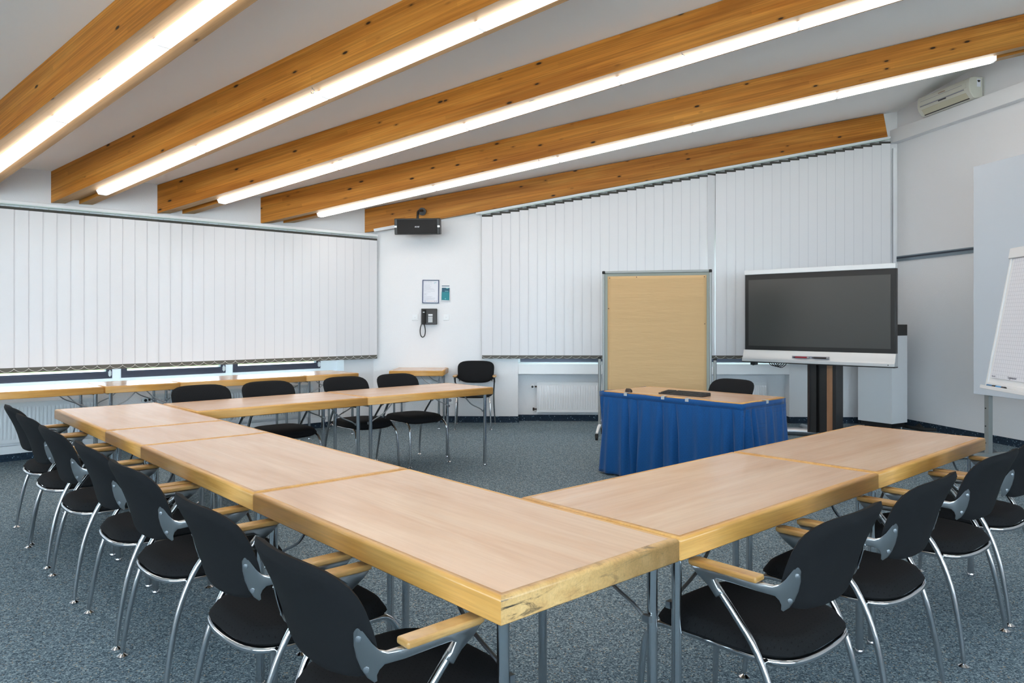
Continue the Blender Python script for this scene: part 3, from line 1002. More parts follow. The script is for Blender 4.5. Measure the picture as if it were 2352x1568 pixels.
def make_chair(label):
    t = thing('conference_chair', label, 'chair', group='black conference armchairs')
    def seat(r, th, side):
        ex, ey = sup(th, 3.6)
        x, y = ex * r * 0.240, ey * r * 0.256 - 0.005
        x *= 1.0 + 0.03 * (y / 0.25)
        th_ = max(0.0, 1 - r ** 7) ** 0.5
        z = 0.431 + (0.046 * th_ if side > 0 else -0.022 * max(0.0, 1 - r ** 14) ** 0.5)
        f = max(0.0, (y - 0.06) / 0.19)
        z -= 0.020 * f * f
        if side > 0:
            z -= 0.010 * (1 - r * r)
        return (x, y, z)
    v, f = pad(9, 44, seat)
    MB().add(v, f).build('seat', MT['cloth'], t, sharp=80)
    def back(r, th, side):
        ex, ey = sup(th, 4.1 if sin(th) > 0 else 3.3)
        sp = ey * r
        x = ex * r * (0.243 + 0.010 * sp)
        y, z = back_yz(sp)
        y += 0.044 * (x / 0.243) ** 2 * (1 - 0.1 * sp)
        k = 0.020 * max(0.0, 1 - r ** 7) ** 0.5 * side
        return (x, y + k * 0.93, z + k * 0.36)
    v, f = pad(10, 48, back)
    bk = MB().add(v, f)
    bk.mi = [0] * (len(f) // 2) + [1] * (len(f) - len(f) // 2)
    bk.build('backrest', [MT['cloth_back'], MT['cloth_plain']], t, sharp=80)
    # tubular frame: loop round the back of the seat, bent down into the front legs
    half = [(0.216, 0.252, 0.335), (0.212, 0.236, 0.372), (0.209, 0.205, 0.402), (0.209, 0.16, 0.410), (0.214, 0.0, 0.411), (0.214, -0.12, 0.411),
            (0.200, -0.195, 0.411), (0.155, -0.236, 0.411), (0.08, -0.254, 0.411), (0.0, -0.258, 0.411)]
    loop = half + [(-x, y, z) for x, y, z in half[-2::-1]]
    fm = MB().tube(spline(loop, 4), 0.011, 10)
    fm.box(-0.2, 0.2, 0.10, 0.13, 0.408, 0.418).box(-0.2, 0.2, -0.14, -0.11, 0.408, 0.418)
    fm.build('seat_frame', MT['chrome'], t, sharp=60)
    def glide(x, y, leg):
        MB().lathe([(0.021, 0.0), (0.021, 0.004), (0.012, 0.010), (0.006, 0.014), (0.006, 0.03)], (x, y, 0), 14).build('glide', MT['chrome'], leg)
    for s in (-1, 1):
        p = [(s * 0.216, 0.252, 0.335), (s * 0.220, 0.261, 0.24), (s * 0.224, 0.268, 0.12), (s * 0.228, 0.275, 0.025)]
        leg = MB().tube(spline(p, 4), [0.011] * 9 + [0.0105, 0.010, 0.0095, 0.009], 10).build('leg', MT['chrome'], t, sharp=60)
        glide(s * 0.228, 0.275, leg)
        p = [(s * 0.258, -0.050, 0.596), (s * 0.252, -0.108, 0.525), (s * 0.245, -0.168, 0.440), (s * 0.243, -0.219, 0.31), (s * 0.249, -0.252, 0.16), (s * 0.258, -0.272, 0.025)]
        leg = MB().tube(spline(p, 4), [0.011] * 16 + [0.0105, 0.010, 0.0098, 0.0094, 0.009], 10)
        leg.cyl((s * 0.205, -0.178, 0.411), (s * 0.246, -0.180, 0.414), 0.008, 8)
        leg = leg.build('leg', MT['chrome'], t, sharp=60)
        glide(s * 0.258, -0.272, leg)
        # cast arm: plate on the back of the rest, sweeping into the arm and its front fork
        out = [(-.286, .712), (-.303, .690), (-.312, .660), (-.314, .630), (-.309, .602), (-.298, .582), (-.282, .572), (-.272, .577), (-.268, .592),
               (-.256, .606), (-.230, .617), (-.18, .623), (-.10, .626), (-.052, .626), (-.040, .620), (-.056, .603), (-.070, .588), (-.048, .570),
               (-.022, .598), (.018, .624), (.038, .643), (.034, .649), (-.06, .649), (-.185, .649), (-.214, .647), (-.238, .653), (-.258, .670), (-.272, .691)]
        bm = bmesh.new()
        th_ = 0.017
        fv = [bm.verts.new((0, y, z)) for y, z in out]
        f0 = bm.faces.new(fv)
        ext = bmesh.ops.extrude_face_region(bm, geom=[f0])
        for g in ext['geom']:
            if isinstance(g, bmesh.types.BMVert):
                g.co.x += th_
        bmesh.ops.recalc_face_normals(bm, faces=bm.faces)
        ring = [e for e in bm.edges if abs(e.verts[0].co.x - e.verts[1].co.x) < 1e-6]
        bmesh.ops.bevel(bm, geom=ring, offset=0.005, segments=2, affect='EDGES', profile=0.5)
        bmesh.ops.triangulate(bm, faces=[f for f in bm.faces if len(f.verts) > 4])
        for vv in bm.verts:
            x, y, z = vv.co
            q = min(1.0, max(0.0, (y + 0.25) / 0.09)); q = q * q * (3 - 2 * q)
            w = max(0.0, -0.25 - y)
            xs = 0.236 - 0.62 * w + 0.012 * q
            ys = (1 - q) * (-0.238 + 0.5 * (y + 0.25) - 0.28 * (z - 0.64)) + q * y
            thk = 0.55 + 0.75 * q
            vv.co = (s * (xs + x * thk), ys, z)
        if s < 0:
            bmesh.ops.reverse_faces(bm, faces=bm.faces)
        me = bpy.data.meshes.new('armrest'); bm.to_mesh(me); bm.free()
        me.materials.append(MT['alu'])
        for p_ in me.polygons: p_.use_smooth = True
        me.set_sharp_from_angle(angle=R(48))
        ao = bpy.data.objects.new('armrest', me); COL.objects.link(ao); ao.parent = t
        w = 0.026
        xa = s * 0.259
        pl = [(xa - w * 0.95, -.186), (xa + w * 0.95, -.186), (xa + w, .022), (xa + w * 0.72, .042), (xa - w * 0.72, .042), (xa - w, .022)]
        MB().prism(pl, 'z', 0.649, 0.667).build('arm_pad', MT['arm'], ao, bevel=0.006, segs=3)
        for zz in (0.678, 0.604):
            yy = -0.238 - 0.5 * 0.045 - 0.28 * (zz - 0.64)
            xx = s * (0.236 - 0.62 * 0.045 + 0.0085)
            sc = MB().lathe([(0.0075, 0.0), (0.007, 0.002), (0.003, 0.0025)], (0, 0, 0), 10)
            Mx = Matrix.Translation((xx, yy - 0.001, zz)) @ Matrix.Rotation(s * R(38), 4, 'Z') @ Matrix.Rotation(R(90), 4, 'X')
            sc.v = [tuple(Mx @ Vector(p)) for p in sc.v]
            sc.build('screw', MT['steel'], ao)
    return t
FACE_B, FACE_A, FACE_mA = ANG_B - pi / 2, ANG_A - pi / 2, ANG_A + pi / 2
CH = []
ordn = ['first', 'second', 'third', 'fourth', 'fifth', 'sixth', 'seventh']
chair0 = None
def chair(label, p, rz):
    global chair0
    if chair0 is None:
        chair0 = make_chair(label); c = chair0
    else:
        c = copy_tree(chair0); tag(c, label, 'chair', 'black conference armchairs')
    c.location = (p.x, p.y, 0); c.rotation_euler = (0, 0, rz)
    return c
LV = [4.375, 3.80, 3.12, 2.41, 1.815, 1.03, 0.385]
for i, v in enumerate(LV):
    chair('%s black armchair from the window end on the outer side of the long table run' % ordn[i], uv([0.01, -0.008, -0.008, 0.01, 0.01, 0.01, 0.0][i], v), FACE_B + R([0, 1, 0, -1, 1, 0, 0][i]))
RU = [1.05, 1.71, 2.47, 3.065]
for i, u in enumerate(RU):
    chair('%s black armchair from the scuffed table corner, outside the short table run' % ordn[i], uv(u, -0.01), FACE_A + R([0, 1, -1, 0][i]))
def f_u(px, v=5.09):
    k = (px - CX) / FPX
    q = O2 + AD * v
    return (k * q.y - q.x) / (BD.x - k * BD.y)
for i, px in enumerate((462, 617, 797)):
    u = f_u(px)
    chair('%s black armchair from the long run end, behind the far table run' % ordn[i], uv(u, 4.765 + dg * (u - Wt)), FACE_mA + dg)
chair('fourth black armchair behind the far table run, in front of the small wall table', uv(3.055, 4.815), FACE_mA + R(0))
chair('black armchair standing alone against the back wall beside the small table', Vector((-0.49, 9.70, 0)), pi + BANG)
chair('black armchair tucked behind the blue skirted presenter desk', Vector((1.79, 6.67, 0)), FACE_mA - pi / 2 + R(-6) + pi * 0 - R(0))

# ------------------------------------------------------------------ skirt, keyboard and mouse on the presenter desk
dk = Vector((1.555, 6.47, 0))
sk = thing('table_skirt', 'royal blue pleated skirt hanging round three sides of the presenter desk', 'table skirt', (dk.x, dk.y, 0), ANG_A)
# desk local: x along its length (AD), y towards the camera side (-BD)
hx, hy = 0.712, 0.357
path = []
def seg(a, b, n):
    for k in range(n):
        path.append(Vector(a).lerp(Vector(b), k / n))
seg((hx, -hy * 0.85), (hx, hy), 60)
seg((hx, hy), (-hx, hy), 150)
seg((-hx, hy), (-hx, -hy * 0.85), 70)
path.append(Vector((-hx, -hy * 0.85)))
acc = 0.0; prev = path[0]
prof_t = []
for k, p in enumerate(path):
    acc += (p - prev).length; prev = p; prof_t.append(acc)
rp = random.Random(3)
folds = []
s_ = 0.0
while s_ < acc + 0.2:
    folds.append((s_, rp.uniform(0.5, 1.2), rp.choice([0, 0, 1]), rp.uniform(-0.14, 0.14)))
    s_ += rp.uniform(0.07, 0.16)
def fold_off(t, f):
    o = 0.0
    for c, amp, deep, lean in folds:
        d = (t - c - lean * (1 - f) * 0.5)
        w = 0.022 + 0.020 * (1 - f)
        if abs(d) < 4 * w:
            o += amp * math.exp(-(d / w) ** 2) * (1.0 if not deep else 1.0)
        if deep:
            w2 = 0.016 + 0.012 * (1 - f)
            d2 = d - 0.05
            if abs(d2) < 4 * w2:
                o -= 2.1 * math.exp(-(d2 / w2) ** 2)
    return o
rows_ = 26
vs, fs = [], []
ztop, zbot = 0.745, 0.02
for r_i in range(rows_ + 1):
    f = 1 - r_i / rows_
    z = zbot + (ztop - zbot) * f
    for k, p in enumerate(path):
        a = path[max(0, k - 3)]; b = path[min(len(path) - 1, k + 3)]
        tn = (b - a).normalized(); nr = Vector((tn.y, -tn.x))
        nr = -nr if nr.dot(p) < 0 else nr
        amp = 0.001 if f > 0.93 else 0.0015 + 0.027 * (1 - f / 0.93) ** 0.6
        out = 0.006 + (0.002 if f > 0.93 else 0.004 + 0.025 * (1 - f)) + amp * fold_off(prof_t[k], f)
        if f < 0.9:
            out += 0.002 * sin(prof_t[k] * 120 + 3 * f) * (f ** 2)
        sag = 0.006 * sin(prof_t[k] * 5.6) ** 2 if f > 0.9 else 0
        vs.append((p.x + nr.x * out, p.y + nr.y * out, z - sag))
nP = len(path)
for r_i in range(rows_):
    for k in range(nP - 1):
        i0 = r_i * nP + k
        fs.append((i0, i0 + 1, i0 + nP + 1, i0 + nP))
o = MB().add(vs, fs).build('pleats', MT['blue'], sk, sharp=180, fix=True)
md = o.modifiers.new('cloth_thickness', 'SOLIDIFY'); md.thickness = 0.0015; md.offset = 0
bd = MB()
bp_ = [(p.x * (1 + 0.016), p.y * (1 + 0.032)) for p in path[::6]]
nb_ = len(bp_)
bd.add([(x, y, 0.697) for x, y in bp_] + [(x, y, 0.742) for x, y in bp_], [(k, k + 1, nb_ + k + 1, nb_ + k) for k in range(nb_ - 1)])
o = bd.build('waistband', MT['blue'], sk, sharp=180)
md = o.modifiers.new('cloth_thickness', 'SOLIDIFY'); md.thickness = 0.003; md.offset = 0
for (x, y) in ((0.42, hy), (0.02, hy), (-0.22, hy), (-hx, 0.0)):
    cm = MB()
    dx, dy = (0.012, 0) if y == hy else (0, 0.012)
    px_, py_ = x * 1.002, y * 1.004
    if y == hy:
        cm.box(px_ - 0.016, px_ + 0.016, y - 0.03, y + 0.016, 0.7472, 0.7495).box(px_ - 0.016, px_ + 0.016, y + 0.013, y + 0.016, 0.722, 0.749)
    else:
        cm.box(x - 0.016, x + 0.03, y - 0.016, y + 0.016, 0.7472, 0.7495).box(x - 0.016, x - 0.013, y - 0.016, y + 0.016, 0.722, 0.749)
    cm.build('clip', MT['silver'], sk)

kb = thing('keyboard', 'black wedge shaped keyboard lying on the presenter desk', 'keyboard', (1.475, 6.36, 0.7475), ANG_A + R(3))
MB().prism([(-0.07, 0), (0.07, 0), (0.07, 0.010), (-0.07, 0.026)], 'x', -0.215, 0.215).build('keyboard_base', MT['black'], kb, bevel=0.003)
km = MB()
tl = atan2(-0.016, 0.14)
for r_i in range(6):
    for c_i in range(20):
        if 15 <= c_i < 16:
            continue
        x = -0.2 + c_i * 0.0205; y = -0.058 + r_i * 0.0205
        zt = 0.026 - 0.016 * (y + 0.07) / 0.14
        km.box(x - 0.0085, x + 0.0085, y - 0.0085, y + 0.0085, zt - 0.001, zt + 0.004)
km.build('keys', mat('charcoal_keys', (0.03, 0.03, 0.03), 0.5), kb)
pm = at(1444, 899, 0.75)
ms = thing('computer_mouse', 'small dark brown computer mouse on the presenter desk', 'mouse', (pm.x, pm.y, 0.7475), R(25))
v, f = pad(6, 24, lambda r, th, side: (cos(th) * r * 0.028, sin(th) * r * 0.045, (0.001 + 0.030 * max(0, 1 - r ** 3) ** 0.5) if side > 0 else 0.001))
MB().add(v, f).build('mouse_shell', MT['brown'], ms, sharp=70)
MB().tube([(-0.004, 0.03, 0.022), (0.004, 0.03, 0.022)], 0.008, 12).build('scroll_wheel', MT['rubber'], ms)

# ------------------------------------------------------------------ pinboard with brown paper
pl, pr = Vector((1.076, 8.82)), Vector((2.288, 8.50))
pd = (pr - pl); pw = pd.length
pz1 = zpx(621, 8.66); pz0 = 0.40
pb = thing('pinboard', 'rolling grey pinboard with an aluminium frame behind the presenter desk', 'pinboard', (pl.x, pl.y, 0), atan2(pd.y, pd.x))
fr = 0.028
MB().box(fr, pw - fr, -0.008, 0.012, pz0 + fr, pz1 - fr).build('board', MT['felt'], pb)
fm = MB()
fm.box(0, fr, -0.02, 0.022, pz0 + 0.03, pz1 - 0.03).box(pw - fr, pw, -0.02, 0.022, pz0 + 0.03, pz1 - 0.03)
fm.box(0.03, pw - 0.03, -0.02, 0.022, pz1 - fr, pz1).box(0.03, pw - 0.03, -0.02, 0.022, pz0, pz0 + fr)
fm.build('frame', MT['grey_frame'], pb, bevel=0.006)
for x, z in ((0, pz1), (pw, pz1), (0, pz0), (pw, pz0)):
    sx = 1 if x == 0 else -1; sz = -1 if z == pz1 else 1
    xa, xb = sorted((x - sx * 0.003, x + sx * 0.034)); za, zb_ = sorted((z - sz * 0.003, z + sz * 0.034))
    MB().box(xa, xb, -0.023, 0.025, za, zb_).build('corner_cap', MT['rubber'], pb, bevel=0.01, segs=3)
for x in (-0.035, pw + 0.035):
    lg = MB()
    lg.tube([(x, 0.0, 0.125), (x, 0.0, 0.94)], 0.018, 14)
    sgn = 1 if x < 0 else -1
    lg.box(min(x, x + sgn * 0.04), max(x, x + sgn * 0.04), -0.012, 0.012, 0.50, 0.54)
    lg.box(min(x, x + sgn * 0.04), max(x, x + sgn * 0.04), -0.012, 0.012, 0.86, 0.90)
    leg = lg.build('leg', MT['grey_frame'], pb)
    MB().lathe([(0.02, 0.93), (0.02, 0.95), (0.016, 0.953)], (x, 0, 0), 14).build('leg_cap', MT['rubber'], leg)
    ft = MB()
    for sy in (-1, 1):
        ft.tube([(x, 0.0, 0.14), (x, sy * 0.10, 0.125), (x, sy * 0.24, 0.075)], [0.02, 0.018, 0.014], 10)
    ft.build('foot', MT['white_metal'], pb)
    for sy in (-1, 1):
        cm = MB()
        cm.tube([(x - 0.014, sy * 0.24, 0.028), (x + 0.014, sy * 0.24, 0.028)], 0.028, 18)
        cm.box(x - 0.018, x + 0.018, sy * 0.24 - 0.02, sy * 0.24 + 0.02, 0.03, 0.075)
        cm.build('caster', MT['rubber'], pb)
MB().tube([(-0.03, 0, 0.2), (pw + 0.03, 0, 0.2)], 0.012, 10).build('crossbar', MT['white_metal'], pb)
# paper sheet, pinned to the board
rot = atan2(pd.y, pd.x)
pp = MB()
nx, nz = 24, 40
px0, px1, pza, pzb = 0.062, pw - 0.058, pz0 + 0.03, pz1 - 0.062
for j in range(nz + 1):
    for i in range(nx + 1):
        x = px0 + (px1 - px0) * i / nx; z = pza + (pzb - pza) * j / nz
        y = -0.0105 - 0.0018 * (sin(z * 31 + 0.7 * sin(x * 3)) * 0.5 + 0.5) - 0.0015 * (sin(z * 77 + x * 2) * 0.5 + 0.5)
        pp.v.append((x, y, z))
for j in range(nz):
    for i in range(nx):
        q = j * (nx + 1) + i
        pp.f.append([q, q + 1, q + nx + 2, q + nx + 1]); pp.mi.append(0)
o = pp.build('packing_paper', MT['kraft'], fix=False, sharp=180)
o.location = (pl.x, pl.y, 0); o.rotation_euler = (0, 0, rot)
md = o.modifiers.new('paper_thickness', 'SOLIDIFY'); md.thickness = 0.0006
tag(o, 'sheet of creased brown packing paper covering the pinboard', 'paper')
for x, z, lb in ((px0 + 0.025, pzb - 0.02, 'upper corner of the brown paper nearest the telephone'), (px1 - 0.025, pzb - 0.02, 'upper corner of the brown paper nearest the screen'),
                 (px0 + 0.34, pzb - 0.012, 'top edge of the brown paper'), (px1 - 0.02, pzb - 0.56, 'middle of the paper edge facing the screen'),
                 (px0 + 0.012, pzb - 0.38, 'middle of the paper edge facing the telephone')):
    M = Matrix.Rotation(R(90), 4, 'X')
    s = MB().lathe([(0.005, 0.0), (0.0055, 0.003), (0.003, 0.006)], (0, 0, 0), 10)
    s.v = [tuple(M @ Vector(p)) for p in s.v]
    o = s.build('push_pin', MT['brown'])
    q = pl + pd.normalized() * x
    nrm = Vector((pd.y, -pd.x)).normalized()
    o.location = (q.x + nrm.x * 0.0135, q.y + nrm.y * 0.0135, z); o.rotation_euler = (0, 0, rot)
    tag(o, 'small dark push pin at the ' + lb, 'pin', 'pins in the brown paper')

# ------------------------------------------------------------------ interactive display on its stand
dl, dr = Vector(((1711 - CX) / FPX * 9.30, 9.30)), Vector(((2057 - CX) / FPX * 8.07, 8.07))
dv = dr - dl; dw = dv.length
dz0, dz1 = zpx(845, 8.07), zpx(604, 8.07)
tv = thing('interactive_display', 'large dark interactive display on a black column stand', 'display', (dl.x, dl.y, 0), atan2(dv.y, dv.x))
MB().box(0, dw, 0.0, 0.075, dz0 + 0.01, dz1 - 0.015).build('bezel', MT['black'], tv, bevel=0.006)
MB().box(0.05, dw - 0.05, -0.003, 0.002, dz0 + 0.205, dz1 - 0.12).build('screen', MT['screen'], tv)
MB().box(-0.002, dw + 0.002, -0.012, 0.07, dz1 - 0.055, dz1).build('top_bar', MT['white_metal'], tv, bevel=0.005)
MB().prism([(-0.006, dz0 + 0.155), (0.05, dz0 + 0.155), (0.05, dz0 + 0.012), (-0.05, dz0 + 0.012), (-0.05, dz0 + 0.045), (-0.03, dz0 + 0.07)], 'x', -0.014, dw + 0.006).build('pen_tray', MT['silver'], tv, bevel=0.003)
MB().box(-0.012, dw + 0.006, -0.045, 0.06, dz0, dz0 + 0.012).build('lower_edge', MT['black'], tv)
cx_ = dw * 0.525
st = MB()
st.box(cx_ - 0.17, cx_ - 0.145, 0.09, 0.30, 0.06, dz0 + 0.6, 1)
st.box(cx_ - 0.145, cx_ - 0.07, 0.10, 0.29, 0.06, dz0 + 0.6, 0)
st.box(cx_ - 0.07, cx_ - 0.03, 0.16, 0.26, 0.06, dz0 + 0.6, 2)
st.box(cx_ - 0.03, cx_ + 0.06, 0.10, 0.29, 0.06, dz0 + 0.6, 0)
st.box(cx_ + 0.06, cx_ + 0.125, 0.085, 0.30, 0.06, dz0 + 0.6, 3)
st.box(cx_ + 0.125, cx_ + 0.165, 0.09, 0.30, 0.06, dz0 + 0.6, 0)
st.build('column', [MT['black'], MT['brown'], MT['rubber'], MT['copper']], tv)
MB().box(cx_ - 0.3, cx_ + 0.3, 0.075, 0.10, dz0 + 0.3, dz0 + 0.75).build('wall_bracket', MT['black'], tv)
for s in (-1, 1):
    bm_ = MB()
    bm_.tube([(cx_ + s * 0.1, 0.2, 0.05), (cx_ + s * 0.35, 0.12, 0.05), (cx_ + s * 0.62, -0.06, 0.045)], [0.05, 0.048, 0.04], 12)
    bm_.tube([(cx_ + s * 0.1, 0.2, 0.05), (cx_ + s * 0.3, 0.42, 0.05), (cx_ + s * 0.45, 0.60, 0.045)], [0.045, 0.042, 0.035], 12)
    bm_.build('base', MT['steel'], tv)
    for (x, y) in ((cx_ + s * 0.62, -0.06), (cx_ + s * 0.45, 0.60)):
        MB().tube([(x - 0.018, y, 0.0325), (x + 0.018, y, 0.0325)], 0.0325, 16).build('caster', MT['rubber'], tv)
cb = MB()
for k in range(4):
    x = 0.33 + 0.03 * k
    cb.tube(spline([(x - 0.08, 0.09, dz0 + 0.05), (x - 0.05, 0.1, dz0 - 0.02), (x, 0.1, dz0 - 0.04 - 0.006 * k), (x + 0.06, 0.1, dz0 - 0.02), (x + 0.09, 0.09, dz0 + 0.05)], 5), 0.005, 6)
cb.build('cable', MT['rubber'], tv)
MB().box(0.06, 0.13, 0.02, 0.09, dz0 - 0.035, dz0).tube([(0.09, 0.03, dz0 - 0.03), (0.09, 0.06, dz0 - 0.03)], 0.012, 10).build('camera_bracket', MT['black'], tv, bevel=0.006)
MB().box(dw * 0.352, dw * 0.60, -0.0345, -0.026, dz0 + 0.068, dz0 + 0.098).build('pen_recess', MT['ink'], tv)
MB().cyl((dw - 0.06, -0.052, dz0 + 0.03), (dw - 0.06, -0.049, dz0 + 0.03), 0.006, 10).build('sensor', MT['black'], tv)
Mtv = Matrix.Translation((dl.x, dl.y, 0)) @ Matrix.Rotation(atan2(dv.y, dv.x), 4, 'Z')
for xa, mt_, lb in ((dw * 0.362, MT['red'], 'dark red stylus in the display tray'), (dw * 0.49, MT['brown'], 'black stylus in the display tray beside the red one')):
    t = thing('stylus', lb, 'pen', Mtv @ Vector((xa, -0.0475, dz0 + 0.083)), atan2(dv.y, dv.x), 'pens in the display tray')
    MB().tube([(0.03, 0, 0), (0.17, 0, 0)], 0.010, 12).build('barrel', mt_, t)
    MB().tube([(0.0, 0, 0), (0.012, 0, 0), (0.03, 0, 0)], [0.003, 0.006, 0.009], 10).build('tip', MT['black'], t)
    MB().tube([(0.17, 0, 0), (0.195, 0, 0)], 0.0095, 10).build('end_cap', MT['steel'], t)

# ------------------------------------------------------------------ tall white cabinet in the corner
cb_ = Vector((4.77, 9.32)); cdw, ce = 0.47, 0.33
cab = thing('tower_cabinet', 'tall white corner cabinet with a black top section behind the display', 'cabinet', (cb_.x, cb_.y, 0), atan2(-0.86, 0.51))
MB().box(-cdw, 0, 0, ce, 0.085, 1.195).build('body', MT['white_metal'], cab, bevel=0.004)
MB().box(-cdw, 0, 0, ce, 1.195, 1.335).build('top_panel', MT['black'], cab, bevel=0.004)
for x in (-cdw + 0.05, -0.05):
    for y in (0.05, ce - 0.05):
        MB().tube([(x, y, 0.0), (x, y, 0.085)], 0.018, 12).build('leg', MT['steel'], cab)
mdx = MB()
mdx.box(-cdw + 0.02, -0.02, 0.03, ce - 0.03, 0.03, 0.08)
mdx.build('underside', MT['black'], cab)
# black cable bag / cable on the floor by the tall wall
cl = MB()
a0, a1 = at(2075, 981), at(2250, 1002)
pts = spline([(a0.x, a0.y, 0.02), (a0.x + 0.06, a0.y - 0.3, 0.02), (a0.lerp(a1, 0.5).x + 0.03, a0.lerp(a1, 0.5).y, 0.02), (a1.x - 0.05, a1.y + 0.1, 0.02)], 6)
cl.tube(pts, [0.02] * len(pts), 10)
o = cl.build('floor_cable', MT['rubber'])
tag(o, 'thick black cable lying on the carpet beside the white corner cabinet', 'cable')
fb = at(2111, 986)
o = MB().add([(-0.09, -0.05, 0), (0.09, -0.05, 0), (0.09, 0.05, 0), (-0.09, 0.05, 0), (-0.01, 0, 0.085)], [(0, 3, 2, 1), (0, 1, 4), (1, 2, 4), (2, 3, 4), (3, 0, 4)]).build('cable_cover', MT['rubber'])
o.location = (fb.x - 0.02, fb.y - 0.05, 0); o.rotation_euler = (0, 0, RANG)
tag(o, 'small pointed black cable cover on the carpet at the tall wall', 'cable cover')

# ------------------------------------------------------------------ standing board by the tall wall
q0 = Vector((2238 - CX, FPX)).normalized()
bl = Vector((0.6229 * 7.62, 7.62))
sb = thing('standing_board', 'tall pale blue standing board on grey posts before the tall wall', 'board', (bl.x, bl.y, 0), RANG)
sz0, sz1 = zpx(904, 7.62), zpx(383, 7.62)
MB().box(0, 1.8, -0.012, 0.012, sz0, sz1).build('panel', MT['board'], sb, bevel=0.004)
for x in (0.14, 1.62):
    pm_ = MB().box(x - 0.028, x + 0.028, 0.012, 0.06, 0.05, sz1 - 0.3)
    pm_.build('post', MT['grey_frame'], sb, bevel=0.003)
    bl_ = MB()
    for z in (0.15, 0.32, 0.50):
        bl_.tube([(x - 0.008, 0.0115, z), (x - 0.008, 0.006, z)], 0.007, 8)
    bl_.build('bolt', MT['black'], sb)
    fm = MB().box(x - 0.03, x + 0.03, -0.34, 0.34, 0.012, 0.05)
    fm.build('foot', MT['grey_frame'], sb, bevel=0.004)
    gm = MB()
    gm.prism([(-0.12, 0.05), (0.17, 0.05), (0.06, 0.15), (0.012, 0.15)], 'x', x - 0.036, x - 0.030)
    gm.build('gusset', MT['steel'], sb)
    for y in (-0.32, 0.32):
        MB().lathe([(0.025, 0.0), (0.025, 0.012)], (x, y, 0), 12).build('glide', MT['rubber'], sb)

# ------------------------------------------------------------------ flip chart
fcx, fcy = 0.6395 * 5.25, 5.25
fang = atan2(-1.0, -0.131)
fcx += 0.0
fc = thing('flip_chart', 'white flip chart easel with squared paper at the frame edge', 'flip chart', (fcx, fcy, 0), fang)
# local x along the board towards the viewer; local y to the right of it (away from the tables is -y after rotation check)
zb0, zt0 = zpx(880, 5.25), zpx(576, 5.42)
lean = 0.175
def fp(x, off, z):
    f = (z - zb0) / (zt0 - zb0)
    return (x, lean * f + off, z)
bw2 = 0.70
def slab(x0, x1, o0, o1, z0, z1, mb, mi=0):
    vs = [fp(x, o, z) for z in (z0, z1) for o in (o0, o1) for x in (x0, x1)]
    mb.add(vs, [(0, 2, 3, 1), (4, 5, 7, 6), (0, 1, 5, 4), (2, 6, 7, 3), (0, 4, 6, 2), (1, 3, 7, 5)], mi)
b_ = MB(); slab(0.015, bw2 - 0.015, 0.0, 0.014, zb0 + 0.01, zt0 - 0.02, b_); b_.build('board', MT['white'], fc)
b_ = MB(); slab(0, 0.022, -0.010, 0.02, zb0, zt0 - 0.02, b_); slab(bw2 - 0.022, bw2, -0.010, 0.02, zb0, zt0 - 0.02, b_)
slab(0, bw2, -0.010, 0.02, zb0 - 0.015, zb0 + 0.012, b_); b_.build('frame', MT['white_metal'], fc, bevel=0.005)
b_ = MB(); slab(-0.004, bw2 + 0.004, -0.022, 0.02, zt0 - 0.075, zt0, b_); b_.build('paper_clamp', MT['white_metal'], fc, bevel=0.006)
b_ = MB(); slab(0.05, bw2 - 0.03, -0.06, -0.008, zb0 - 0.028, zb0 - 0.016, b_); slab(0.05, bw2 - 0.03, -0.066, -0.06, zb0 - 0.028, zb0 - 0.004, b_); b_.build('pen_tray', MT['white_metal'], fc, bevel=0.003)
cxx = 0.38
MB().tube([(cxx, 0.07 + lean * 0.5, 0.08), (cxx, 0.07 + lean * 0.5, zb0 + 0.55)], 0.022, 14).box(cxx - 0.06, cxx + 0.06, 0.02 + lean * 0.55, 0.08 + lean * 0.6, zb0 + 0.38, zb0 + 0.48).build('column', MT['white_metal'], fc)
for k in range(5):
    q = 2 * pi * k / 5 + 0.9
    x, y = cxx + 0.30 * cos(q), 0.07 + lean * 0.5 + 0.30 * sin(q)
    MB().tube([(cxx, 0.07 + lean * 0.5, 0.09), (x, y, 0.062)], [0.024, 0.014], 10).build('leg', MT['white_metal'], fc)
    MB().tube([(x - 0.012, y, 0.027), (x + 0.012, y, 0.027)], 0.027, 14).box(x - 0.008, x + 0.008, y - 0.008, y + 0.008, 0.03, 0.065).build('caster', MT['rubber'], fc)
kz = zpx(930, 5.0)
yk = 0.07 + lean * 0.5
MB().tube([(cxx, yk, kz), (0.275, yk, kz)], 0.010, 10).build('clamp_rod', MT['white_metal'], fc)
MB().tube([(0.28, yk, kz), (0.272, yk, kz), (0.248, yk, kz), (0.238, yk, kz)], [0.012, 0.028, 0.030, 0.024], 8).build('clamp_knob', MT['rubber'], fc)
